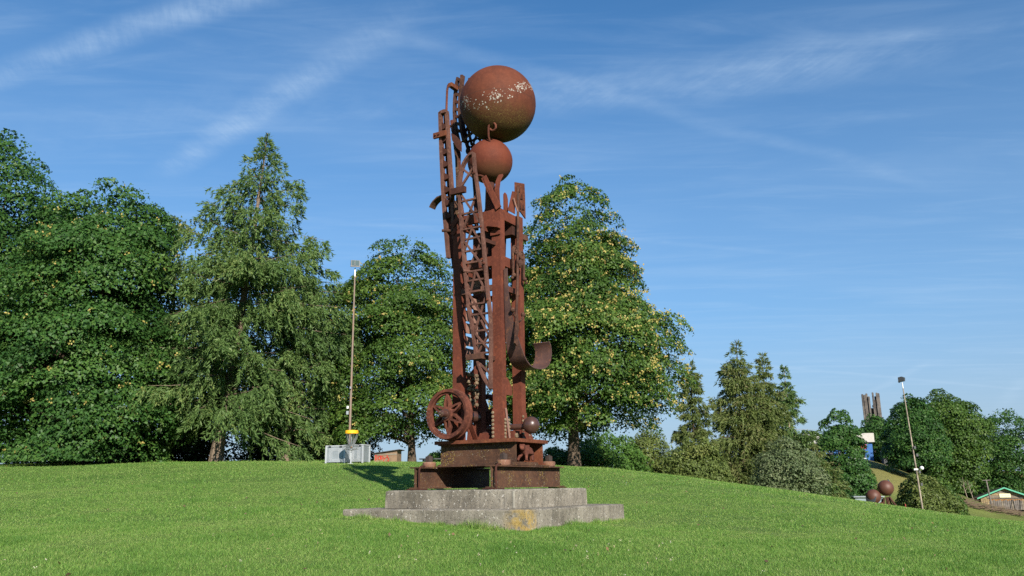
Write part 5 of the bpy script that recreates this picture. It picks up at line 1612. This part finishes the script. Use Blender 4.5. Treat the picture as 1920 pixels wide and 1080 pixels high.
xs, ys, hs, ws = [], [], [], []
for n_, y0, y1, hh, ww in ((300000, 8.2, 16, .040, .0068), (190000, 16, 26, .042, .011), (110000, 26, 41, .045, .018)):
    x, y = wedge(n_, y0, y1)
    pn_ = patch_noise(x, y)
    h = hh * rng.uniform(.5, 1.25, n_) * np.clip(1 - .28 * pn_, .45, 1.9)
    xs.append(x); ys.append(y); hs.append(h); ws.append(np.full(n_, ww) * rng.uniform(.7, 1.4, n_))
x = rng.uniform(8, 48, 90000)
y = rng.uniform(30, 62, 90000)
xs.append(x); ys.append(y); hs.append(.06 * rng.uniform(.5, 1.2, 90000)); ws.append(np.full(90000, .026))
# rough longer grass along the brow, under the trees
n_ = 26000
x = rng.uniform(-32, 13, n_)
y = np.where(x < -9, 42.5, 41.5) + rng.normal(size=n_) * 2.0 + 1.5
xs.append(x); ys.append(y); hs.append(rng.uniform(.03, .09, n_) * (1 + .4 * np.sin(x * 1.7))); ws.append(np.full(n_, .022))
# longer unmown grass against the slab edges
n_ = 9000
t = rng.uniform(-2.25, 2.25, n_)
o_ = 2.085 + np.abs(rng.normal(size=n_)) * .07
sel = rng.integers(0, 4, n_)
lx_ = np.choose(sel, [t, o_, t, -o_])
ly_ = np.choose(sel, [-o_, t, o_, t])
c_, s_ = math.cos(SROT), math.sin(SROT)
xs.append(SX + c_ * lx_ - s_ * ly_); ys.append(SY + s_ * lx_ + c_ * ly_)
hs.append(rng.uniform(.03, .105, n_) * np.clip(.9 + .6 * vnoise(lx_ * 3.3 + 50, ly_ * 3.3 + 50), .3, 2.0) + .01); ws.append(np.full(n_, .009))
x, y, h, w = map(np.concatenate, (xs, ys, hs, ws))
mx, my = to_mon(x, y)
ok = ~((np.abs(mx) < 2.075) & (np.abs(my) < 2.075))
x, y, h, w = x[ok], y[ok], h[ok], w[ok]
A, B, T = blades(x, y, h, w)
V = np.stack([A, B, T], 1).reshape(-1, 3)
F = np.arange(len(V)).reshape(-1, 3)
tone = np.clip(.42 + .20 * patch_noise(x, y) + .10 * np.clip((y - 18) / 20, -.5, 1) + .30 * rng.normal(size=len(x)), 0, 1)
dry = rng.random(len(x)) < .035
tone[dry] = rng.uniform(.85, 1, dry.sum())
tag(soup('grass', V, F, 'blade', tone), 'short green grass blades covering the lawn', 'grass', kind='stuff')
# clover heads and fallen leaves
n_ = 110
x, y = wedge(n_, 9.5, 30, .62)
x[:50] = rng.normal(size=50) * 1.6 + .2
y[:50] = rng.uniform(10, 13.5, 50)
mx, my = to_mon(x, y)
ok = ~((np.abs(mx) < 2.2) & (np.abs(my) < 2.2))
x, y = x[ok], y[ok]
C = np.stack([x, y, ground(x, y) + .05], 1)
C = np.repeat(C, 5, 0) + rng.normal(size=(len(x) * 5, 3)) * .009
V, F = leaf_soup(C, unit(rng.normal(size=C.shape) + np.array([0, -.5, .6])), np.full(len(C), .016), .8)
tag(soup('clover_flowers', V, F, 'petal', np.repeat(np.repeat(rng.random(len(x)), 5), 2)), 'scattered pale clover heads in the lawn', 'clover', kind='stuff')

n_ = 260
x, y = wedge(n_, 9.5, 34, .64)
mx, my = to_mon(x, y)
ok = ~((np.abs(mx) < 2.15) & (np.abs(my) < 2.15))
x, y = x[ok], y[ok]
C = np.stack([x, y, ground(x, y) + .035], 1)
V, F = leaf_soup(C, unit(rng.normal(size=C.shape) * .5 + np.array([0, -.3, .8])), rng.uniform(.03, .075, len(C)), .7)
tag(soup('fallen_leaves', V, F, 'litter', np.repeat(rng.random(len(C)), 2)), 'scattered brown fallen leaves on the lawn', 'leaf litter', kind='stuff')

# ------------------------------------------------------------------ render settings
SC.cycles.max_bounces = 6
SC.cycles.transparent_max_bounces = 6
SC.cycles.use_adaptive_sampling = True
SC.cycles.adaptive_threshold = 0.02
SC.cycles.use_denoising = False
